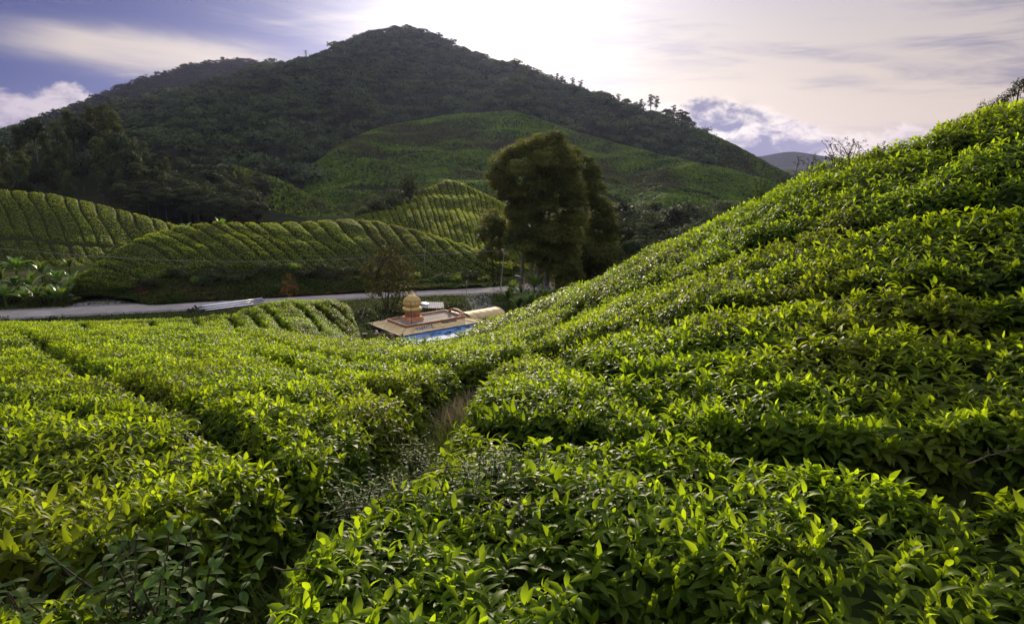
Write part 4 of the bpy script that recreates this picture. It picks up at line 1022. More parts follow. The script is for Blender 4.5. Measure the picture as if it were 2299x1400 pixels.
BRN = []
for i in range(2):
    st_m, fo_m = bush_mesh(40+i, 2.0, 1.5, .22, 9, .5); fo_m.materials.clear(); fo_m.materials.append(MAT['brownbush']); BRN.append((st_m, fo_m))
for i, (px, py, Y) in enumerate([(872,528,143),(888,540,141),(905,552,139),(858,520,145),(800,498,144),(785,497,145),(925,560,138),(985,560,141),(1010,575,139)]):
    p = P(px, py, Y); t = empty('bush', p-np.array([0, 0, .75]), rng.uniform(0, 6)); t.scale = (1.1, 1.1, .7); link('branches', BRN[i % 2][0], t); link('foliage', BRN[i % 2][1], t)
    tag(t, 'brown withered bush among the tea where the knoll meets the back ridge', 'bush', 'withered bushes on the knoll')
def banana_mesh(seed, nl=11, L=3.0, st=1.3):
    rng = np.random.default_rng(seed); g = Geo(); s = Geo()
    for k in range(2): tube(s, [(k*.3, 0, -.2), (k*.3+.05, .02, st*.6), (k*.3+.05, 0, st*(1-.2*k))], [.14, .11, .07], 8)
    for i in range(nl):
        a = i*2.4+rng.normal()*.3; e = math.radians(rng.uniform(48, 86)); ll = L*rng.uniform(.7, 1.1); cur = rng.uniform(.5, 1.5)
        n = 9; t = np.linspace(0, 1, n); ph = e-cur*t**1.5
        ds = ll/(n-1); r = np.concatenate([[0], np.cumsum(np.cos(ph[:-1])*ds)]); z = np.concatenate([[0], np.cumsum(np.sin(ph[:-1])*ds)])+st*.9
        w = .31*L/2.7*np.sin(PI*np.clip((t-.12)/.88, 0, 1))**.6; w[t < .12] = .015
        rad = np.array([math.cos(a), math.sin(a)]); sd = np.array([-math.sin(a), math.cos(a)])
        V = []
        for k in range(n):
            c = np.array([*(rad*r[k]), z[k]]); rag = 1+rng.normal()*.12
            for q in (-1, 0, 1): V.append(c+np.array([*(sd*w[k]*q*rag), abs(q)*w[k]*.45-abs(q)*w[k]*.1*rng.normal()]))
        g.add(np.array(V), grid_faces(n, 3), np.clip(rng.normal(.5, .25), 0, 1))
    return s.mesh('stem', MAT['weed']), g.mesh('leaves', MAT['banana'], smooth=False)
BAN = [banana_mesh(i) for i in range(4)]
def banana(loc, s, label, group):
    v = BAN[RNG.integers(4)]; t = empty('banana_plant', loc, RNG.uniform(0, 6.28)); t.scale = (s, s, s)
    link('stem', v[0], t); link('leaves', v[1], t); return tag(t, label, 'banana plant', group)
for i in range(40):
    px, Y = rng.uniform(-60, 168), rng.uniform(99, 116); x = P(px, 640, Y)[0]; z = gz0(x, Y)
    if road_off(np.array([x]), np.array([Y]))[0] < 5.5: continue
    bush((x, Y, z-.1), rng.uniform(1.0, 1.7), 'dark bush among the banana plants beyond the road at the far left', 'bushes in the banana thicket', dark=i % 3 > 0)
for i, (px, py, Y) in enumerate([(5,640,104),(35,655,102),(70,660,103),(95,630,108),(130,640,107),(150,668,101),(110,672,100),(60,690,98),(15,685,98),(85,688,98.5),(125,686,98.5),(-30,660,102),(40,620,111),(165,655,104),(-10,625,110),(140,690,98)]):
    x = P(px, py, Y)[0]; z = float(ground_z(np.array([x]), np.array([float(Y)]))[0])
    z = min(P(px, py, Y)[2]-.2, z+2.5) if py < 665 else z
    banana((x, Y, z-.1), rng.uniform(.75, 1.1), 'wild banana plant in the thicket beyond the road, left of the knoll', 'banana thicket at the left')
for i, (px, py, Y) in enumerate([(1150,655,103),(1175,668,98),(1200,650,106),(1222,668,100),(1165,688,93),(1190,692,92),(1225,680,98),(1140,672,97)]):
    x = P(px, py, Y)[0]; z = float(ground_z(np.array([x]), np.array([float(Y)]))[0])
    banana((x, Y, z), rng.uniform(.8, 1.15), 'wild banana plant by the street lamp under the huge tree', 'banana plants by the street lamp')
for i, (px, py, Y) in enumerate([(415,514,131),(497,505,133),(155,592,118)]):
    p = P(px, py, Y); banana(p-np.array([0, 0, 1.9]), .9, ['young banana plant poking up on the left end of the knoll crest', 'young banana plant poking up near the middle of the knoll crest', 'single bright banana plant at the foot of the left hill'][i], None)
# big leaves by the driveway
for px, py, Y, lb in [(1001,690,86,'dark papaya-like shrub beside the driveway above the temple')]:
    x = P(px, py, Y)[0]; z = float(ground_z(np.array([x]), np.array([float(Y)]))[0]); bush((x, Y, z), 1.25, lb, None, dark=True, sz=1.4)

# ground growth nobody could count
def tufts(name, pts, h, mat, label, seed, nb=7, w=.012, lean=.5, tone=.5):
    rng = np.random.default_rng(seed); n = len(pts); g = Geo()
    for k in range(nb):
        a = rng.uniform(0, 6.28, n); l = rng.uniform(.15, lean, n)
        d = np.stack([np.cos(a)*l, np.sin(a)*l, np.ones(n)], -1); hh = h*rng.uniform(.5, 1.2, n)
        side = np.stack([-np.sin(a), np.cos(a), np.zeros(n)], -1)
        p = pts+np.stack([np.cos(a), np.sin(a), 0*a], -1)*rng.uniform(0, .06, n)[:, None]*h*2
        leaves(g, p, d, np.stack([-np.cos(a), -np.sin(a), .3+0*a], -1), hh, w*h*8*rng.uniform(.6, 1.3, n), rng.uniform(.2, .9, n), np.clip(tone+rng.normal(size=n)*.25, 0, 1), 1, .1)
    return tag(g.obj(name, MAT[mat]), label, 'grass', None, 'stuff')
gl = fur[0][1]; s_ = np.concatenate([[0], np.cumsum(np.linalg.norm(np.diff(gl, axis=0), axis=1))])
def along(n, sg, a=0., b=1.):
    t = rng.uniform(a, b, n)*s_[-1]; return np.stack([np.interp(t, s_, gl[:, 0]), np.interp(t, s_, gl[:, 1])], -1)+rng.normal(size=(n, 2))*sg
q = along(4200, .22, .0, .95); q = np.c_[q, ground_z(q[:, 0], q[:, 1])]; tufts('grass', q, .16, 'grass', 'short grass and small weeds in the gully between the tea hedges', 1, 6, .022, .9, .55)
q = along(1000, .2, .15, .8); q = np.c_[q, ground_z(q[:, 0], q[:, 1])]; tufts('dry_grass', q, .42, 'grass', 'wispy dry grass standing in the gully between the tea hedges', 2, 12, .008, .9, .65)
q = along(520, .14, .7, 1.); q = np.c_[q, ground_z(q[:, 0], q[:, 1])]; tufts('dry_grass', q, .5, 'drygrass', 'dry brown grass in the upper end of the gully', 3, 8, .008, .8, .6)
# turf on the verge and the banks
def scatter(n, x0, x1, y0, y1, ok):
    a = rng.uniform(x0, x1, n); c = rng.uniform(y0, y1, n); z = ground_z(a, c); k = ok(a, c); return np.stack([a, c, z], -1)[k]
q = scatter(34000, -80, 26, 52, 116, lambda a, c: (road_off(a, c) > 4.0) & ~((a > -17) & (a < 3) & (c > 64) & (c < 86)) & (np.abs(a) < .85*c+3))
tufts('grass', q, .42, 'grass', 'rough green grass on the verges and banks along the road', 4, 3, .045, .9, .55)
u = rng.uniform(0, 1, 9000); v = rng.uniform(.02, 1, 9000); q = BANK.at(u, v)
tufts('grass', q, .5, 'grass', 'dark grass clothing the cut bank above the road', 5, 3, .06, .9, .3)

# broad-leaved weeds in the lower left corner
def weed_mesh(seed, h=.55, n=16, L=.12, W=.5, nb=4):
    rng = np.random.default_rng(seed); g = Geo(); s = Geo()
    for b_ in range(nb):
        a = rng.uniform(0, 6.28); ln = rng.uniform(.1, .45); tip = np.array([math.cos(a)*ln*h, math.sin(a)*ln*h, h*rng.uniform(.75, 1.1)])
        mid = tip*np.array([.35, .35, .55]); st = np.array([(0, 0, 0), mid, tip]); tube(s, st, [.006, .005, .002], 5)
        m = n//nb+3; t = np.linspace(.35, 1, m); p = np.stack([np.interp(t, [0, .55, 1], st[:, k]) for k in range(3)], -1)
        for i in range(m):
            for q in (0, 1):
                ph = i*1.57+q*PI+rng.normal()*.3; e = rng.uniform(-.1, .5)
                d = np.array([[math.cos(ph)*math.cos(e), math.sin(ph)*math.cos(e), math.sin(e)]]); l = L*(1.15-.55*t[i])*rng.uniform(.8, 1.2)
                leaves(g, p[i:i+1], d, np.array([[0, 0, 1.]])+rng.normal(size=(1, 3))*.2, l, l*W, rng.uniform(.2, .6), np.clip(rng.normal(.45, .2), 0, 1), 0, .25)
    return s.mesh('stem', MAT['bark']), g.mesh('leaves', MAT['weed'])
WEED = [weed_mesh(i, .6, 34, .085, .42, 6) for i in range(3)]; SHINY = [weed_mesh(10+i, .42, 70, .07, .3, 8) for i in range(4)]
def weed(kit, loc, s, label, group):
    v = kit[RNG.integers(len(kit))]; t = empty('weed_plant', loc, RNG.uniform(0, 6.28)); t.scale = (s, s, s)
    link('stem', v[0], t); link('leaves', v[1], t); return tag(t, label, 'weed', group)
for i, (px, py, Y) in enumerate([(90,1330,2.45),(170,1300,2.5),(235,1275,2.55),(300,1330,2.4),(350,1260,2.6),(280,1240,2.7),(130,1370,2.3),(225,1375,2.3),(330,1215,2.8),(390,1290,2.5)]):
    p = P(px, py, Y); z = float(ground_z(np.array([p[0]]), np.array([p[1]]))[0]); hgt = max(p[2]-z, .3)
    weed(WEED, (p[0], p[1], z), hgt/.58*1.08, 'broad-leaved dull green weed in the lower left corner of the tea', 'broad-leaved weeds at lower left')
for i in range(36):
    t = rng.uniform(0, 1); px = 760+520*t+rng.normal()*30; py = 1110-30*t+rng.normal()*40; h_ = hit(px, py, HH-.05)
    if h_ is None: continue
    weed(SHINY, (h_[0], h_[1], h_[2]-.36), rng.uniform(.8, 1.25), 'small narrow-leaved silvery weed growing through the tea below centre', 'silvery weeds growing through the near tea')
# seed stalks on the brow of the bank
def stalk_mesh(seed, h=.8):
    rng = np.random.default_rng(seed); s = Geo(); g = Geo()
    p = np.array([(0, 0, 0), (rng.normal()*.04, rng.normal()*.04, h*.5), (rng.normal()*.08, rng.normal()*.08, h)]); tube(s, p, [.006, .005, .003], 5)
    for k in range(7):
        z = h*rng.uniform(.45, .98); a = rng.uniform(0, 6.28); o = np.array([np.interp(z, [0, h*.5, h], p[:, 0]), np.interp(z, [0, h*.5, h], p[:, 1]), z])
        e = o+np.array([math.cos(a)*.09, math.sin(a)*.09, .1]); tube(s, [o, (o+e)/2+np.array([0, 0, -.01]), e], [.003, .003, .002], 4)
        cards(g, rng, e+rng.normal(size=(7, 3))*.012, rng.normal(size=(7, 3)), .03, .3)
    for k in range(5):
        z = h*rng.uniform(.1, .5); a = rng.uniform(0, 6.28); leaves(g, np.array([[0, 0, z]]), np.array([[math.cos(a), math.sin(a), .5]]), np.array([[0, 0, 1.]]), .09, .025, .4, .4, 1)
    return s.mesh('stem', MAT['bark']), g.mesh('leaves', MAT['drygrass'])  # the leaves mesh is mostly seed heads, with a few stem leaves
STALK = [stalk_mesh(i) for i in range(4)]
for i, (px, top) in enumerate([(1784,352),(1812,360),(1822,352),(1832,368),(1846,350),(1862,322),(1872,318),(1880,330),(1886,336),(1900,322),(1908,316),(1922,318),(1928,318),(1916,326),(1952,320),(1966,322),(1838,358),(2102,300),(2127,272),(1876,340)]):
    h_ = hit(px, 420 if px < 1850 else 400, HH-.1)
    lo = None
    for py in range(int(top)+8, 470, 3):
        lo = hit(px, py, HH-.08)
        if lo is not None and lo[1] < 20: break
    hh = P(px, top, lo[1])[2]-lo[2]+.12
    t = empty('seed_stalk', lo-np.array([0, 0, .12]), rng.uniform(0, 6)); t.scale = (1, 1, max(hh, .15)/.8); v = STALK[i % 4]
    link('stem', v[0], t); link('leaves', v[1], t); tag(t, 'thin dry seed stalk against the clouds on the brow of the tea bank', 'weed', 'seed stalks on the brow')
for px, py, s, lb in [(1705,436,.34,'leafy pale green sapling on the brow of the tea bank'),(1668,458,.2,'yellowish weed on the brow of the tea bank')]:
    lo = None
    for yy in range(py, 520, 3):
        lo = hit(px, yy, HH-.05)
        if lo is not None and lo[1] < 25: break
    weed(WEED, lo-np.array([0, 0, .1]), s/.35, lb, None)

# bare twigs lying through the near tea
for i, (px, py, l) in enumerate([(905,1075,.5),(1010,1120,.45),(1120,1090,.4),(760,1150,.4),(620,1270,.35),(1180,1130,.5),(840,1110,.3),(1420,900,.35),(2180,1045,.4),(380,1040,.3)]):
    h_ = hit(px, py, HH+.03)
    if h_ is None: continue
    a = rng.uniform(-.5, .5); g = Geo(); n = 7; t = np.linspace(0, 1, n)
    p = np.c_[t*l, .05*np.sin(t*4+i)*l, .12*l*np.sin(t*2.5)+rng.normal(size=n)*.006]; tube(g, p, .005*(1-.6*t), 5)
    for k in range(3):
        o = p[2+k]; e = o+np.array([.09, .07*(-1)**k, .05])*l*2*.6; tube(g, [o, (o+e)/2+np.array([0, 0, .008]), e], [.003, .0025, .0015], 4)
    o = g.obj('twig', MAT['bark'], None, True, h_); o.rotation_euler.z = a
    tag(o, 'bare brown twig lying across the tops of the tea leaves', 'twig', 'bare twigs on the near tea')
# ---------------------------------------------------------------- temple
MT = dict(
    orange=plain('orange_paint', (.60,.31,.17), .75, spec=.25, var=.12, scale=2., dirt=(.30,.16,.09), dscale=1.2),
    gold=plain('gold_paint', (.64,.45,.16), .55, spec=.4, var=.15, scale=3., bump=.15, dirt=(.5,.33,.11), dscale=2.),
    roofslab=plain('roof_concrete', (.20,.175,.16), .9, spec=.2, var=.2, scale=1.2, dirt=(.11,.10,.09), dscale=.7),
    terracotta=plain('parapet_paint', (.42,.24,.16), .8, spec=.2, dirt=(.2,.12,.09), dscale=1.5),
    trim=plain('pale_trim', (.5,.46,.42), .6),
    dark=plain('dark_metal', (.035,.035,.04), .6),
    steel=plain('galvanised_steel', (.52,.52,.56), .38, .85, var=.15),
    greysheet=plain('grey_sheet', (.26,.25,.29), .8, .0, .15, dirt=(.16,.14,.14)),
    stone=plain('grey_stone', (.16,.145,.135), .9, spec=.2, var=.4, scale=4, bump=.6),
    lampw=plain('lamp_white', (.62,.62,.72), .35),
    polem=plain('pole_grey', (.30,.28,.29), .55, .3),
    walls=plain('plaster_cream', (.42,.36,.22), .8, dirt=(.25,.18,.1)),
)
m_, nt_ = new_mat('canopy_sheet'); b = NB(nt_)
pos = b.n('ShaderNodeTexCoord').outputs['Object']
c = b.mix(b.rng(b.noise(pos, 1.1, 5, .6), .4, .68), (.66,.53,.28), (.52,.37,.17))
b.out(b.n('ShaderNodeMixShader', {0: .3, 1: b.n('ShaderNodeBsdfPrincipled', {'Base Color': c, 'Roughness': .65, 'Specular IOR Level': .2}), 2: b.n('ShaderNodeBsdfTranslucent', {'Color': (.75,.6,.3)})}))
MT['canopy'] = m_
m_, nt_ = new_mat('blue_metal'); b = NB(nt_)
pos = b.n('ShaderNodeTexCoord').outputs['Object']
c = b.mix(b.rng(b.noise(pos, .9, 6, .65), .4, .7), (.05,.15,.36), (.14,.20,.34))
b.out(b.n('ShaderNodeBsdfPrincipled', {'Base Color': c, 'Roughness': .62, 'Metallic': .0, 'Specular IOR Level': .3}))
MT['blue'] = m_

TH = math.radians(38.6); ZR = -17.6
front = P(912, 735, 1); front = front*(ZR/front[2])
EX = np.array([math.cos(TH), math.sin(TH), 0]); EY = np.array([-math.sin(TH), math.cos(TH), 0])
def TW(x, y, z): return front+EX*x+EY*y+np.array([0, 0, z])
GZ0 = -3.5
def tem(name, label, cat, x, y, z=GZ0):
    t = empty(name, TW(x, y, z), TH); t['o'] = 0; del t['o']; return tag(t, label, cat)
def lg(x0, y0, z0):   # a Geo whose added shapes are given in roof coordinates relative to an origin
    return Geo(), np.array([x0, y0, z0])
A_, B_ = 7.9, 4.36; OV = 1.6
T = tem('temple', 'small orange temple with flat concrete roof, cream canopy eaves and gilded onion tower', 'temple', A_/2, B_/2)
O = np.array([A_/2, B_/2, GZ0])
def bx(g, x0, x1, y0, y1, z0, z1, mat=0): return box(g, ((x0+x1)/2-O[0], (y0+y1)/2-O[1], (z0+z1)/2-O[2]), (x1-x0, y1-y0, z1-z0), mat)
g = Geo(); bx(g, .15, A_-.15, .15, B_-.15, GZ0-.4, -.22); g.obj('wall', MT['orange'], T, False)
g = Geo(); bx(g, .02, A_-.02, .02, B_-.02, -.2, .0)
g.obj('roof_slab', MT['roofslab'], T, False)
g = Geo(); w_ = .16
for a in ((0, A_, -.02, w_), (0, A_, B_-w_, B_+.02), (-.02, w_, w_, B_-w_), (A_-w_, A_+.02, w_, B_-w_)): bx(g, *a, -.24, .22)
bx(g, -.08, A_+.08, -.10, -.03, .12, .24); bx(g, -.10, -.03, -.02, B_+.05, .12, .24)
g.obj('parapet', MT['terracotta'], T, False)
# arched hood on the far end of the parapet
g = Geo(); an = np.linspace(0, PI, 15); pts = []
for r0, r1 in ((1.25, 1.42),):
    V = []
    for xx in (A_-.28, A_+.06):
        for r in (r0, r1):
            V.append(np.c_[np.full(15, xx), 1.75-np.cos(an)*r*1.05, .22+np.sin(an)*r*.38])
    V = np.array(V)-O; V = V.reshape(4, 15, 3); order = [0, 1, 3, 2, 0]
    g.add(V[order], grid_faces(5, 15))
g.obj('arch', MT['terracotta'], T)
# sloping canopy round the roof
drop = .30; k = OV
inn = [(-.03, -.04), (A_+.03, -.04), (A_+.03, B_+.03), (-.03, B_+.03)]; out = [(-k, -k), (A_+k, -k), (A_+k, B_+k), (-k, B_+k)]
g = Geo(); rb = Geo(); tr = Geo()
for i in range(4):
    a, b2, c2, d2 = inn[i], inn[(i+1) % 4], out[(i+1) % 4], out[i]
    n = 8 if i % 2 == 0 else 5
    for q in range(n+1):
        f = q/n; u = np.array([a[0]+(b2[0]-a[0])*f, a[1]+(b2[1]-a[1])*f, -.05]); w = np.array([d2[0]+(c2[0]-d2[0])*f, d2[1]+(c2[1]-d2[1])*f, -.05-drop])
        tube(rb, [u-O+np.array([0, 0, .012]), w-O+np.array([0, 0, .012])], .022, 5)
        if q < n:
            f2 = (q+1)/n; u2 = np.array([a[0]+(b2[0]-a[0])*f2, a[1]+(b2[1]-a[1])*f2, -.05]); w2 = np.array([d2[0]+(c2[0]-d2[0])*f2, d2[1]+(c2[1]-d2[1])*f2, -.05-drop])
            Q = np.array([u, w, w2, u2])-O; m = (Q[0]+Q[1]+Q[2]+Q[3])/4+np.array([0, 0, .035])
            Q = np.vstack([Q, m]); low = Q-np.array([0, 0, .03])
            g.add(np.vstack([Q, low]), [[0, 1, 4], [1, 2, 4], [2, 3, 4], [3, 0, 4], [6, 5, 9], [7, 6, 9], [8, 7, 9], [5, 8, 9]])
    e0 = np.array([*d2, -.05-drop-.03])-O; e1 = np.array([*c2, -.05-drop-.03])-O; tube(tr, [e0, e1], .05, 6)
g.obj('canopy', MT['canopy'], T, False); rb.obj('canopy_ribs', MT['polem'], T); tr.obj('canopy_edge', MT['trim'], T)
for (x, y) in ((-k+.15, -k+.15), (A_+k-.15, -k+.15), (-k+.15, B_+k-.15), (A_+k-.15, B_+k-.15), (A_/2, -k+.15), (-k+.15, B_/2)):
    g = Geo(); tube(g, [np.array([x, y, GZ0-.3])-O, np.array([x, y, -.38])-O], .05, 8); g.obj('post', MT['polem'], T)
# tower
tx, ty = 1.54+.92, 1.93+.88
g = Geo(); bx(g, tx-.95, tx+.95, ty-.9, ty+.9, .0, .34); bx(g, tx-.86, tx+.86, ty-.82, ty+.82, .34, .46); g.obj('pedestal', MT['orange'], T, False)
def lat(prof, n, sq, twist=0.):
    g = Geo(); lathe(g, prof, n, 0, (tx-O[0], ty-O[1], -O[2]), sq); return g
tw = lat([(.0, .46), (.74, .46), (.72, .98), (.80, 1.05), (.80, 1.09)], 32, .85).obj('tower', MT['orange'], T)
lat([(.80, 1.09), (.94, 1.16), (1.03, 1.28), (1.03, 1.40), (.93, 1.50), (.80, 1.55), (.74, 1.60), (.76, 1.64)], 32, .55).obj('tower_collar', MT['gold'], tw)
dg = Geo(); n = 48; prof = [(.76, 1.64), (.88, 1.74), (.96, 1.88), (.98, 2.02), (.95, 2.16), (.90, 2.26), (.93, 2.28), (.93, 2.33), (.80, 2.44), (.82, 2.47), (.81, 2.52), (.66, 2.62), (.67, 2.65), (.49, 2.78), (.49, 2.81), (.31, 2.93), (.16, 3.04), (.08, 3.08)]
an = np.linspace(0, 2*PI, n, endpoint=False); V = []
for r, z in prof:
    fl = 1+(.035*np.cos(an*12+z*6) if z < 2.3 else .05*np.abs(np.cos(an*8))-.02); sq = 1+((np.abs(np.cos(an))**6+np.abs(np.sin(an))**6)**(-1/6)-1)*.35
    V.append(np.c_[tx+r*fl*sq*np.cos(an), ty+r*fl*sq*np.sin(an), np.full(n, z)]-O)
i_ = np.arange(len(prof)*n).reshape(-1, n); j_ = np.roll(i_, -1, 1)
dg.add(np.array(V), np.stack([i_[:-1], j_[:-1], j_[1:], i_[1:]], -1).reshape(-1, 4)); dm = dg.obj('dome', MT['gold'], T)
lat([(.09, 3.06), (.17, 3.10), (.17, 3.15), (.06, 3.19), (.05, 3.24), (.12, 3.29), (.12, 3.33), (.04, 3.37), (.03, 3.44), (.06, 3.47), (.0, 3.58)], 14, 0).obj('finial', MT['gold'], dm)
# things on and about the temple
g = Geo(); p = TW(1.0, 1.0, 0); tube(g, [(0, 0, .0), (0, 0, 2.6)], .028, 6); tube(g, [(-.09, 0, 1.4), (.09, 0, 1.4)], .02, 5)
tag(g.obj('lightning_rod', MT['dark'], None, True, TW(1.2, .9, .0)), 'thin dark rod standing on the temple roof in front of the tower', 'rod')
t = empty('metal_sheet', TW(1.9, -.75, -.15), TH); tag(t, 'grey metal sheet lying on the front eave of the temple canopy', 'sheet')
g = Geo(); box(g, (0, 0, .03), (2.3, .55, .025)); o = g.obj('sheet', MT['greysheet'], t, False); o.rotation_euler.x = .17
g = Geo()
for i in range(7): lathe(g, [(0, .05), (.07, .06), (.09, .12), (.0, .17)], 7, 0, (-1.0+.33*i, rng.normal()*.1, 0.02))
o = g.obj('stones', MT['dark'], t); o['label'] = 'dark lumps weighing the sheet down'
t = empty('metal_sheet', TW(5.4, -.25, -.05), TH); tag(t, 'short dark strip of sheet on the eave at the far end of the temple', 'sheet')
g = Geo(); box(g, (0, -.12, .02), (2.0, .22, .03)); o = g.obj('sheet', MT['dark'], t, False); o.rotation_euler.x = .17
# blue corrugated roof of the annexe
t = empty('annexe', TW(4.5, -k-1.3, GZ0), TH); tag(t, 'low annexe with blue corrugated roof along the front of the temple', 'building')
g = Geo(); nx, ny = 320, 3; xs = np.linspace(-6.1, 7.6, nx); ys = np.linspace(1.55, -1.4, ny)
X, Y_ = np.meshgrid(xs, ys, indexing='ij'); Zt = 2.98+.10*(Y_-1.5)+.03*np.abs(((X*3.3) % 1)-.5)*2
top = np.stack([X, Y_, Zt], -1); g.add(top, grid_faces(nx, ny)[:, ::-1]); g.add(top-np.array([0, 0, .012]), grid_faces(nx, ny))
g.obj('roof', MT['blue'], t, False)
g = Geo(); box(g, (.6, -.1, 1.15), (13., 2.3, 3.1)); g.obj('wall', MT['walls'], t, False)
g = Geo(); box(g, (.75, -1.41, 2.63), (13.6, .05, .16)); g.obj('fascia', MT['dark'], t, False)
pv = []
for i, (fx, fy) in enumerate([(-2.9,.4),(-2.3,.7),(-1.2,-.2),(-.8,.1),(-.5,.3),(.6,.5),(1.0,.75),(2.1,.6),(2.3,.8),(-1.7,.5)]):
    p = TW(4.5, -k-1.3, GZ0)+EX*fx+EY*fy+np.array([0, 0, 3.0+.10*(fy-1.5)]); n = 40
    pv.append((p+rng.normal(size=(n, 3))*np.array([.16, .16, .02])+np.array([0, 0, .05])))
g = Geo(); pv = np.concatenate(pv); cards(g, rng, pv, np.array([[0, 0, 1.]])+rng.normal(size=pv.shape)*.5, .11, .15)
tag(g.obj('fallen_leaves', MAT['forest']), 'dark fallen leaves in heaps on the blue roof', 'leaves', None, 'stuff')
# barrel canopy beyond
t = empty('barrel_canopy', TW(11.3, 1.3, GZ0), TH); tag(t, 'cream barrel-vaulted canopy on thin posts beyond the temple', 'canopy')
an = np.linspace(0, PI, 19); g = Geo(); rb = Geo(); xs = np.linspace(-2.6, 2.4, 13)
arc = np.c_[-np.cos(an)*1.5, np.sin(an)*.62]
V = np.array([np.c_[np.full(19, x), arc[:, 0], 3.1+arc[:, 1]] for x in xs]); g.add(V, grid_faces(13, 19)[:, ::-1]); g.add(V-np.array([0, 0, .02]), grid_faces(13, 19)); g.obj('vault', MT['canopy'], t)
for x in np.linspace(-2.6, 2.4, 6): tube(rb, np.c_[np.full(19, x), arc[:, 0]*1.005, 3.115+arc[:, 1]], .022, 5)
for y in (-1.5, 1.5): tube(rb, [(-2.6, y, 3.09), (2.4, y, 3.09)], .04, 6)
rb.obj('ribs', MT['polem'], t)
for x in (-2.4, -.1, 2.2):
    for y in (-1.45, 1.45):
        g = Geo(); tube(g, [(x, y, -.4), (x, y, 3.1)], .04, 6); g.obj('post', MT['polem'], t)
# low orange wall and forecourt left of the temple
def gz1(x, y): return float(ground_z(np.array([float(x)]), np.array([float(y)]))[0])
p = P(862, 757, 70); g = Geo(); box(g, (0, 0, -.5), (2.6, .18, 1.6)); box(g, (0, 0, .33), (2.7, .26, .08), 1)
o = g.obj('boundary_wall', [MT['orange'], MT['terracotta']], None, False, p); o.rotation_euler.z = .35; tag(o, 'low orange wall beside the left corner of the temple', 'wall')
p = P(846, 752, 71); t = empty('post_lantern', p-np.array([0, 0, .9]), 0); tag(t, 'orange gate post with a small white lantern by the low wall', 'gate post')
g = Geo(); box(g, (0, 0, .45), (.34, .34, 1.3)); box(g, (0, 0, 1.12), (.44, .44, .08)); g.obj('post', MT['orange'], t, False)
g = Geo(); lathe(g, [(0, 1.16), (.12, 1.18), (.15, 1.3), (.1, 1.42), (0, 1.46)], 12); g.obj('lantern', MT['lampw'], t)
g = Geo(); c0 = P(803, 738, 70)
for i in range(170):
    a = rng.uniform(0, 6.28); q = math.sqrt(rng.random())*1.3; s = rng.uniform(.1, .22); hz = max(0, 1-q/1.35)*1.0
    v = nrm(rng.normal(size=(8, 3)))*s; v = np.array([[-1,-1,-1],[1,-1,-1],[1,1,-1],[-1,1,-1],[-1,-1,1],[1,-1,1],[1,1,1],[-1,1,1]])*s*rng.uniform(.5, .9, (8, 3))
    g.add(v+c0+np.array([q*math.cos(a), q*math.sin(a), -.75+hz*rng.uniform(.5, 1)]), [[0,3,2,1],[4,5,6,7],[0,1,5,4],[1,2,6,5],[2,3,7,6],[3,0,4,7]])
tag(g.obj('rubble', MT['stone'], None, False), 'heap of grey stones at the left corner of the temple', 'rubble', None, 'stuff')
# tin-roofed shelter behind
p = P(955, 684, 83); t = empty('shelter', p-np.array([0, 0, 2.6]), .12); tag(t, 'open shelter with a grey tin roof behind the temple tower', 'shelter')
g = Geo(); X, Y_ = np.meshgrid(np.linspace(-2.3, 2.3, 120), np.array([-1.3, 1.3]), indexing='ij'); Zt = 2.6+.12*Y_/1.3-.10*X/2.3+.02*np.sin(X*26); tp_ = np.stack([X, Y_, Zt], -1)
g.add(tp_, grid_faces(120, 2)[:, ::-1]); g.add(tp_-np.array([0, 0, .015]), grid_faces(120, 2)); g.obj('roof', MT['greysheet'], t, False)
for x in (-2.1, 2.1):
    for y in (-1.1, 1.1):
        g = Geo(); tube(g, [(x, y, -.8), (x, y, 2.6)], .05, 6); g.obj('post', MT['polem'], t)
g = Geo(); a = np.linspace(-.9, .9, 9); X, Y_ = np.meshgrid(a, np.linspace(-.5, .5, 5), indexing='ij'); g.add(np.stack([X, Y_, .16*np.exp(-(X*1.2)**2-(Y_*2)**2)+.03*np.sin(X*7)], -1), grid_faces(9, 5)[:, ::-1])
tag(g.obj('tarpaulin', MT['lampw'], None, True, p+np.array([-.5, .2, .10])), 'crumpled pale sheet lying on the tin roof of the shelter', 'tarpaulin')

# ---------------------------------------------------------------- driveway, gravel, earth
def patch_on(fn, name, mat, us, vs, lift):
    U, V = np.meshgrid(us, vs, indexing='ij'); g = Geo().add(fn(U, V)+np.array([0, 0, lift]), grid_faces(*U.shape)); return tag(g.obj(name, mat), kind='structure')
dp = np.array([P(a, c_, 1)*(-21.0/P(a, c_, 1)[2]) for a, c_ in [(1078,653),(1072,664),(1076,676),(1085,690),(1090,705)]]); dp = resample(dp, 24)
def drive(U, V):
    c = np.stack([np.interp(U, np.linspace(0, 1, 24), dp[:, k]) for k in range(2)], -1); t_ = dp[-1, :2]-dp[0, :2]; nrm_ = np.array([t_[1], -t_[0]])/np.linalg.norm(t_)
    xy = c+nrm_*((V-.5)*(3.6+2.6*(1-U)**3))[..., None]; return np.concatenate([xy, np.maximum(ground_z(xy[..., 0], xy[..., 1]), -21.04)[..., None]], -1)
patch_on(drive, 'driveway', MAT['gravel'], np.linspace(0, 1, 40), np.linspace(0, 1, 12), .045)
lb_ = P(236, 676, 1); lb_ = lb_*(-21/lb_[2])
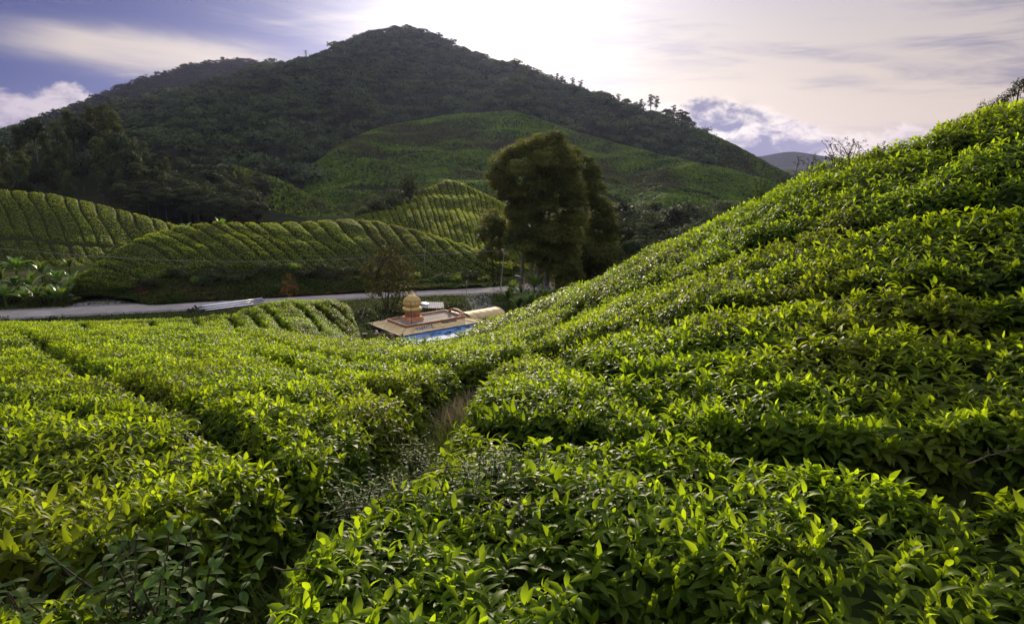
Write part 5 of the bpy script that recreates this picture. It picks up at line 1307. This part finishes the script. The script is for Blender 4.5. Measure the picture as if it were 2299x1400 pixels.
def layby(U, V):
    a = V*2*PI; r = U*(1+.12*np.sin(a*3+1)+.08*np.sin(a*5))
    x = lb_[0]+r*np.cos(a)*4.3; y = lb_[1]+.6+r*np.sin(a)*4.3; hump = .55*np.clip(1-((x-lb_[0]-.6)/3.2)**2-((y-lb_[1]-2.8)/1.9)**2, 0, 1)
    return np.stack([x, y, np.maximum(ground_z(x, y), -21.03)+hump+.05*np.sin(x*3)*np.sin(y*2.3)*(hump > 0)], -1)
patch_on(layby, 'gravel_heap', MAT['gravel'], np.linspace(0, 1, 22), np.linspace(0, 1, 50), .05)
for i, (pu, pv_, ru, rv) in enumerate([(.155,.55,.016,.30),(.486,.42,.020,.42),(.55,.10,.07,.08),(.60,.07,.06,.06),(.50,.2,.02,.2)]):
    nz = Noise(70+i, .35)
    def rp(U, V, pu=pu, pv_=pv_, ru=ru, rv=rv, nz=nz):
        a = V*2*PI; r = U*(1+.35*nz(np.cos(a), np.sin(a))); u = pu+r*np.cos(a)*ru; v = np.clip(pv_+r*np.sin(a)*rv, .005, .99)
        q = BANK.at(u, v); q[..., 1] -= .12*(1-U**4); q[..., 2] += .05*(1-U**4); return q
    patch_on(rp, 'earth_slip', MAT['redsoil'], np.linspace(0, 1, 10), np.linspace(0, 1, 30), .03)

# ---------------------------------------------------------------- steel pipes by the road
pa = P(447, 696.5, 1); pa = pa*(-20.95/pa[2]); pb = P(592, 677.5, 1); pb = pb*(-20.95/pb[2])
d_ = nrm((pb-pa)[None])[0]; sd_ = np.array([d_[1], -d_[0], 0])
k = 0
for layer, nn_, z in ((0, 9, .13), (1, 6, .36), (2, 3, .58)):
    for i in range(nn_):
        off = (i-(nn_-1)/2)*.30; sh = rng.uniform(-.5, .5)
        g = Geo(); L_ = np.linalg.norm(pb-pa)-.6; n = 16; an = np.linspace(0, 2*PI, n, endpoint=False)
        ring = lambda x, r: np.c_[np.full(n, x), r*np.cos(an), r*np.sin(an)]
        V = np.array([ring(-L_/2, .09), ring(-L_/2, .125), ring(L_/2, .125), ring(L_/2, .09), ring(-L_/2, .09)])
        ii = np.arange(5*n).reshape(5, n); jj = np.roll(ii, -1, 1); g.add(V, np.stack([ii[:-1], jj[:-1], jj[1:], ii[1:]], -1).reshape(-1, 4))
        c = (pa+pb)/2+sd_*off+d_*sh; zz = gz1(c[0], c[1])
        o = g.obj('steel_pipe', MT['steel'], None, True, (c[0], c[1], max(zz, -21.0)+z)); o.rotation_euler.z = math.atan2(d_[1], d_[0])
        tag(o, 'long galvanised steel pipe stacked on the roadside', 'pipe', 'steel pipes stacked by the road')
for i in range(9):
    c = pa+sd_*rng.uniform(-1.3, 1.3)+d_*rng.uniform(-1.6, .5); g = Geo()
    lathe(g, [(.06, -.24), (.15, -.24), (.15, -.16), (.1, -.14), (.1, .14), (.15, .16), (.15, .24), (.06, .24), (.06, -.24)], 12)
    tube(g, [(0, 0, 0), (.22, 0, .03)], .09, 10)
    o = g.obj('pipe_fitting', MT['dark'], None, True, (c[0], c[1], max(gz1(c[0], c[1]), -21.)+.16+.3*(i % 3 == 0))); o.rotation_euler = (PI/2*(i % 2), rng.uniform(0, 1), rng.uniform(0, 6))
    tag(o, 'black pipe fitting in the heap at the left end of the steel pipes', 'pipe fitting', 'black fittings by the steel pipes')

# ---------------------------------------------------------------- poles, lamp, cable, pylon
def pole(name, label, cat, bpx, tpx, Y, r, mats, joint=None, ground=True):
    a = P(bpx[0], bpx[1], Y); c = P(tpx[0], tpx[1], Y)
    if ground:
        z = gz1(a[0], Y); a = a+(c-a)*((z-a[2])/(c[2]-a[2]))-np.array([0, 0, .1])
    t = empty(name, a); tag(t, label, cat); L_ = c-a; f = joint or .62
    g = Geo(); tube(g, [(0, 0, 0), L_*f], r, 8); g.obj('lower_pole', MT[mats[0]], t)
    g = Geo(); tube(g, [L_*f*.99, L_], [r*.8, r*.7], 8); g.obj('upper_pole', MT[mats[1]], t); return t
pole('utility_pole', 'tall leaning steel pole with a dark middle section left of the huge tree', 'pole', (1124,642), (1133,558), 113, .09, ('steel', 'polem'), .7)
pole('utility_pole', 'thin upright grey pole beside the driveway beyond the barrel canopy', 'pole', (1047,690), (1048,632), 92, .05, ('polem', 'polem'))
pole('utility_pole', 'thin grey pole standing on the right face of the knoll', 'pole', (952,595), (956,552), 126, .06, ('polem', 'polem'), None, False)
pole('leaning_pole', 'short grey pole leaning over on the scrub bank left of the temple', 'pole', (811,714), (822,682), 70, .04, ('steel', 'steel'), None, False)
a = P(820, 772, 19.5); t = empty('marker_post', (a[0], a[1], gz1(a[0], a[1]))); tag(t, 'short dark post with a crossbar at the tea edge in front of the temple', 'post')
hh = P(820, 750, 19.5)[2]-gz1(a[0], a[1]); g = Geo(); tube(g, [(0, 0, -.1), (0, 0, hh)], .03, 7); g.obj('post', MT['dark'], t); g = Geo(); box(g, (0, 0, hh+.01), (.16, .05, .03)); g.obj('crossbar', MT['dark'], t, False)
# street lamp
c = P(1177, 624, 95); z = gz1(c[0], c[1]); t = empty('street_lamp', (c[0], c[1], z)); tag(t, 'street lamp with a white head on a bent arm beside the banana plants', 'street lamp')
h = c[2]-z; g = Geo(); tube(g, [(-.5, 0, -.1), (-.25, 0, h*.5), (0, 0, h)], [.085, .07, .055], 8); g.obj('pole', MT['polem'], t)
g = Geo(); tube(g, [(0, 0, h-.02), (-.25, -.1, h+.16), (-.75, -.3, h+.3)], .035, 6); g.obj('arm', MT['polem'], t)
g = Geo(); lathe(g, [(0, -.42), (.08, -.38), (.12, -.1), (.10, .25), (.05, .42), (0, .44)], 10); o = g.obj('lamp_head', MT['lampw'], t); o.location = (-.92, -.36, h+.36); o.rotation_euler = (0, math.radians(-74), math.radians(22)); o.scale = (.6, 1.15, 1)
# power cable in front of the knoll
q = np.array([P(x, y, d) for x, y, d in [(-60,552,112),(150,571,110),(260,579,109),(420,586,109),(560,588,110),(700,585,112),(900,575,114),(1131,562,113)]])
g = Geo(); tube(g, resample(q, 40), .022, 4); tag(g.obj('power_cable', MT['polem']), 'thin overhead cable sagging across the face of the knoll', 'cable')
# pylon on the ridge
q = MAIN.at(um, np.full(700, .99)); j = np.argmin(np.abs(to_px(q)[0]-687)); bse = q[j]; H_ = P(687, 113, bse[1])[2]-bse[2]
t = empty('pylon', bse); tag(t, 'tiny lattice pylon on the ridge left of the summit', 'pylon'); g = Geo()
for x in (-1.4, 1.4):
    for y in (-1.0, 1.0): tube(g, [(x, y, -1), (x*.55, y*.6, H_)], .16, 4)
for i in range(6):
    z0, z1 = H_*i/6, H_*(i+1)/6; s0, s1 = 1-.45*i/6, 1-.45*(i+1)/6
    for y in (-.8, .8): tube(g, [(-1.4*s0, y, z0), (1.4*s1, y, z1)], .09, 4); tube(g, [(1.4*s0, y, z0), (-1.4*s1, y, z1)], .09, 4)
g.obj('tower', MT['dark'], t); g = Geo()
for z in (.78, .97): tube(g, [(-4.2, 0, H_*z), (4.2, 0, H_*z)], .16, 4)
g.obj('crossarm', MT['dark'], t)
# ---------------------------------------------------------------- foreground hedges become objects
def hedge_objects():
    hs = sorted(HEDGES, key=lambda h: -h['n'])
    for n, h in enumerate(hs):
        o = h['geo'].obj('tea_hedge', MAT['tea']); h['body'].obj('branches', MAT['under'], o)
        h['o'] = o
        z = bil(TOP, h['cx'], h['cy']); px, py = to_px(np.stack([h['cx'], h['cy'], z], -1))
        k = (px > 0) & (px < 2299) & (py < 1400)
        h['px'] = (np.median(px[k]), np.median(py[k])) if k.any() else (np.median(px), np.median(py))
        o['group'] = 'tea hedges of the foreground field'; o['category'] = 'hedge'
    free = list(hs)
    for (x, y), lb in HLABEL:        # each description goes to the hedge that stands there
        h = min(free, key=lambda k: math.hypot(k['px'][0]-x, k['px'][1]-y)); free.remove(h); h['o']['label'] = lb
        if not free: break
    for h in free: h['o']['label'] = 'small piece of tea hedge between the furrows of the near field'
HLABEL = [
 ((341,751), 'broad sheet of bright tea filling the field left of the marker post'),
 ((819,766), 'low tea hedge at the field edge directly in front of the temple'),
 ((235,792), 'largest tea hedge, spreading over the whole lower left side beyond the long furrow'),
 ((1750,553), 'tea hedge along the brow of the right bank, under the seed stalks'),
 ((94,727), 'far strip of tea beside the road at the extreme left'),
 ((1633,641), 'tea hedge across the middle of the right bank, above its longest furrow'),
 ((1645,506), 'tea hedge climbing the right bank just below the brow row'),
 ((267,729), 'second short tea row from the left in the strip below the road'),
 ((1330,876), 'wide tea hedge on the lower right bank above the black furrow'),
 ((761,757), 'shaded outermost row of the terraced tea patch nearest the temple'),
 ((662,720), 'middle row of the terraced tea patch in front of the steel pipes'),
 ((391,732), 'third short tea row from the left in the strip below the road'),
 ((1508,761), 'tea hedge on the right bank just below its longest furrow'),
 ((1242,1137), 'big near tea hedge filling the lower right, beside the silvery weeds'),
 ((468,728), 'short rounded tea row just right of the pipe fittings, below the verge'),
 ((602,732), 'first full row at the left side of the terraced tea patch'),
 ((749,716), 'fourth row of the terraced tea patch, counted from its left'),
 ((554,735), 'small rounded tea clump at the left foot of the terraced patch'),
 ((604,947), 'tea hedge between the long furrow and the grassy gully, left of the gully'),
 ((764,710), 'narrow last tea row on the right rim of the terraced patch'),
 ((511,733), 'small tea clump between the steel pipes and the terraced patch'),
 ((875,1308), 'tea hedge at the bottom edge of the picture right of the gully mouth'),
 ((2092,460), 'tea hedge at the upper right between the two dark furrows'),
 ((1427,678), 'short tea hedge on the lower right bank by the upper end of the gully'),
 ((1414,600), 'small tea hedge on the right bank brow just below the foot of the huge tree'),
 ((1490,801), 'thin sliver of tea hedge between the two close furrows low on the right bank'),
 ((2175,802), 'tea hedge at the right edge just above the black furrow'),
]
hedge_objects()

# ---------------------------------------------------------------- evening air between the hills
def haze(density):
    g = Geo(); box(g, (0, 3000, 120), (7000, 7400, 420)); m, nt = new_mat('haze'); b = NB(nt)
    v = b.n('ShaderNodeVolumePrincipled', {'Color': (.52, .57, 1.0), 'Density': density, 'Anisotropy': .55})
    nt.links.new(v.outputs[0], b.n('ShaderNodeOutputMaterial').inputs['Volume'])
    tag(g.obj('haze', m, None, False), 'thin evening haze in the air over the valley', 'haze', None, 'stuff')
haze(.000026)
scene.cycles.volume_bounces = 0
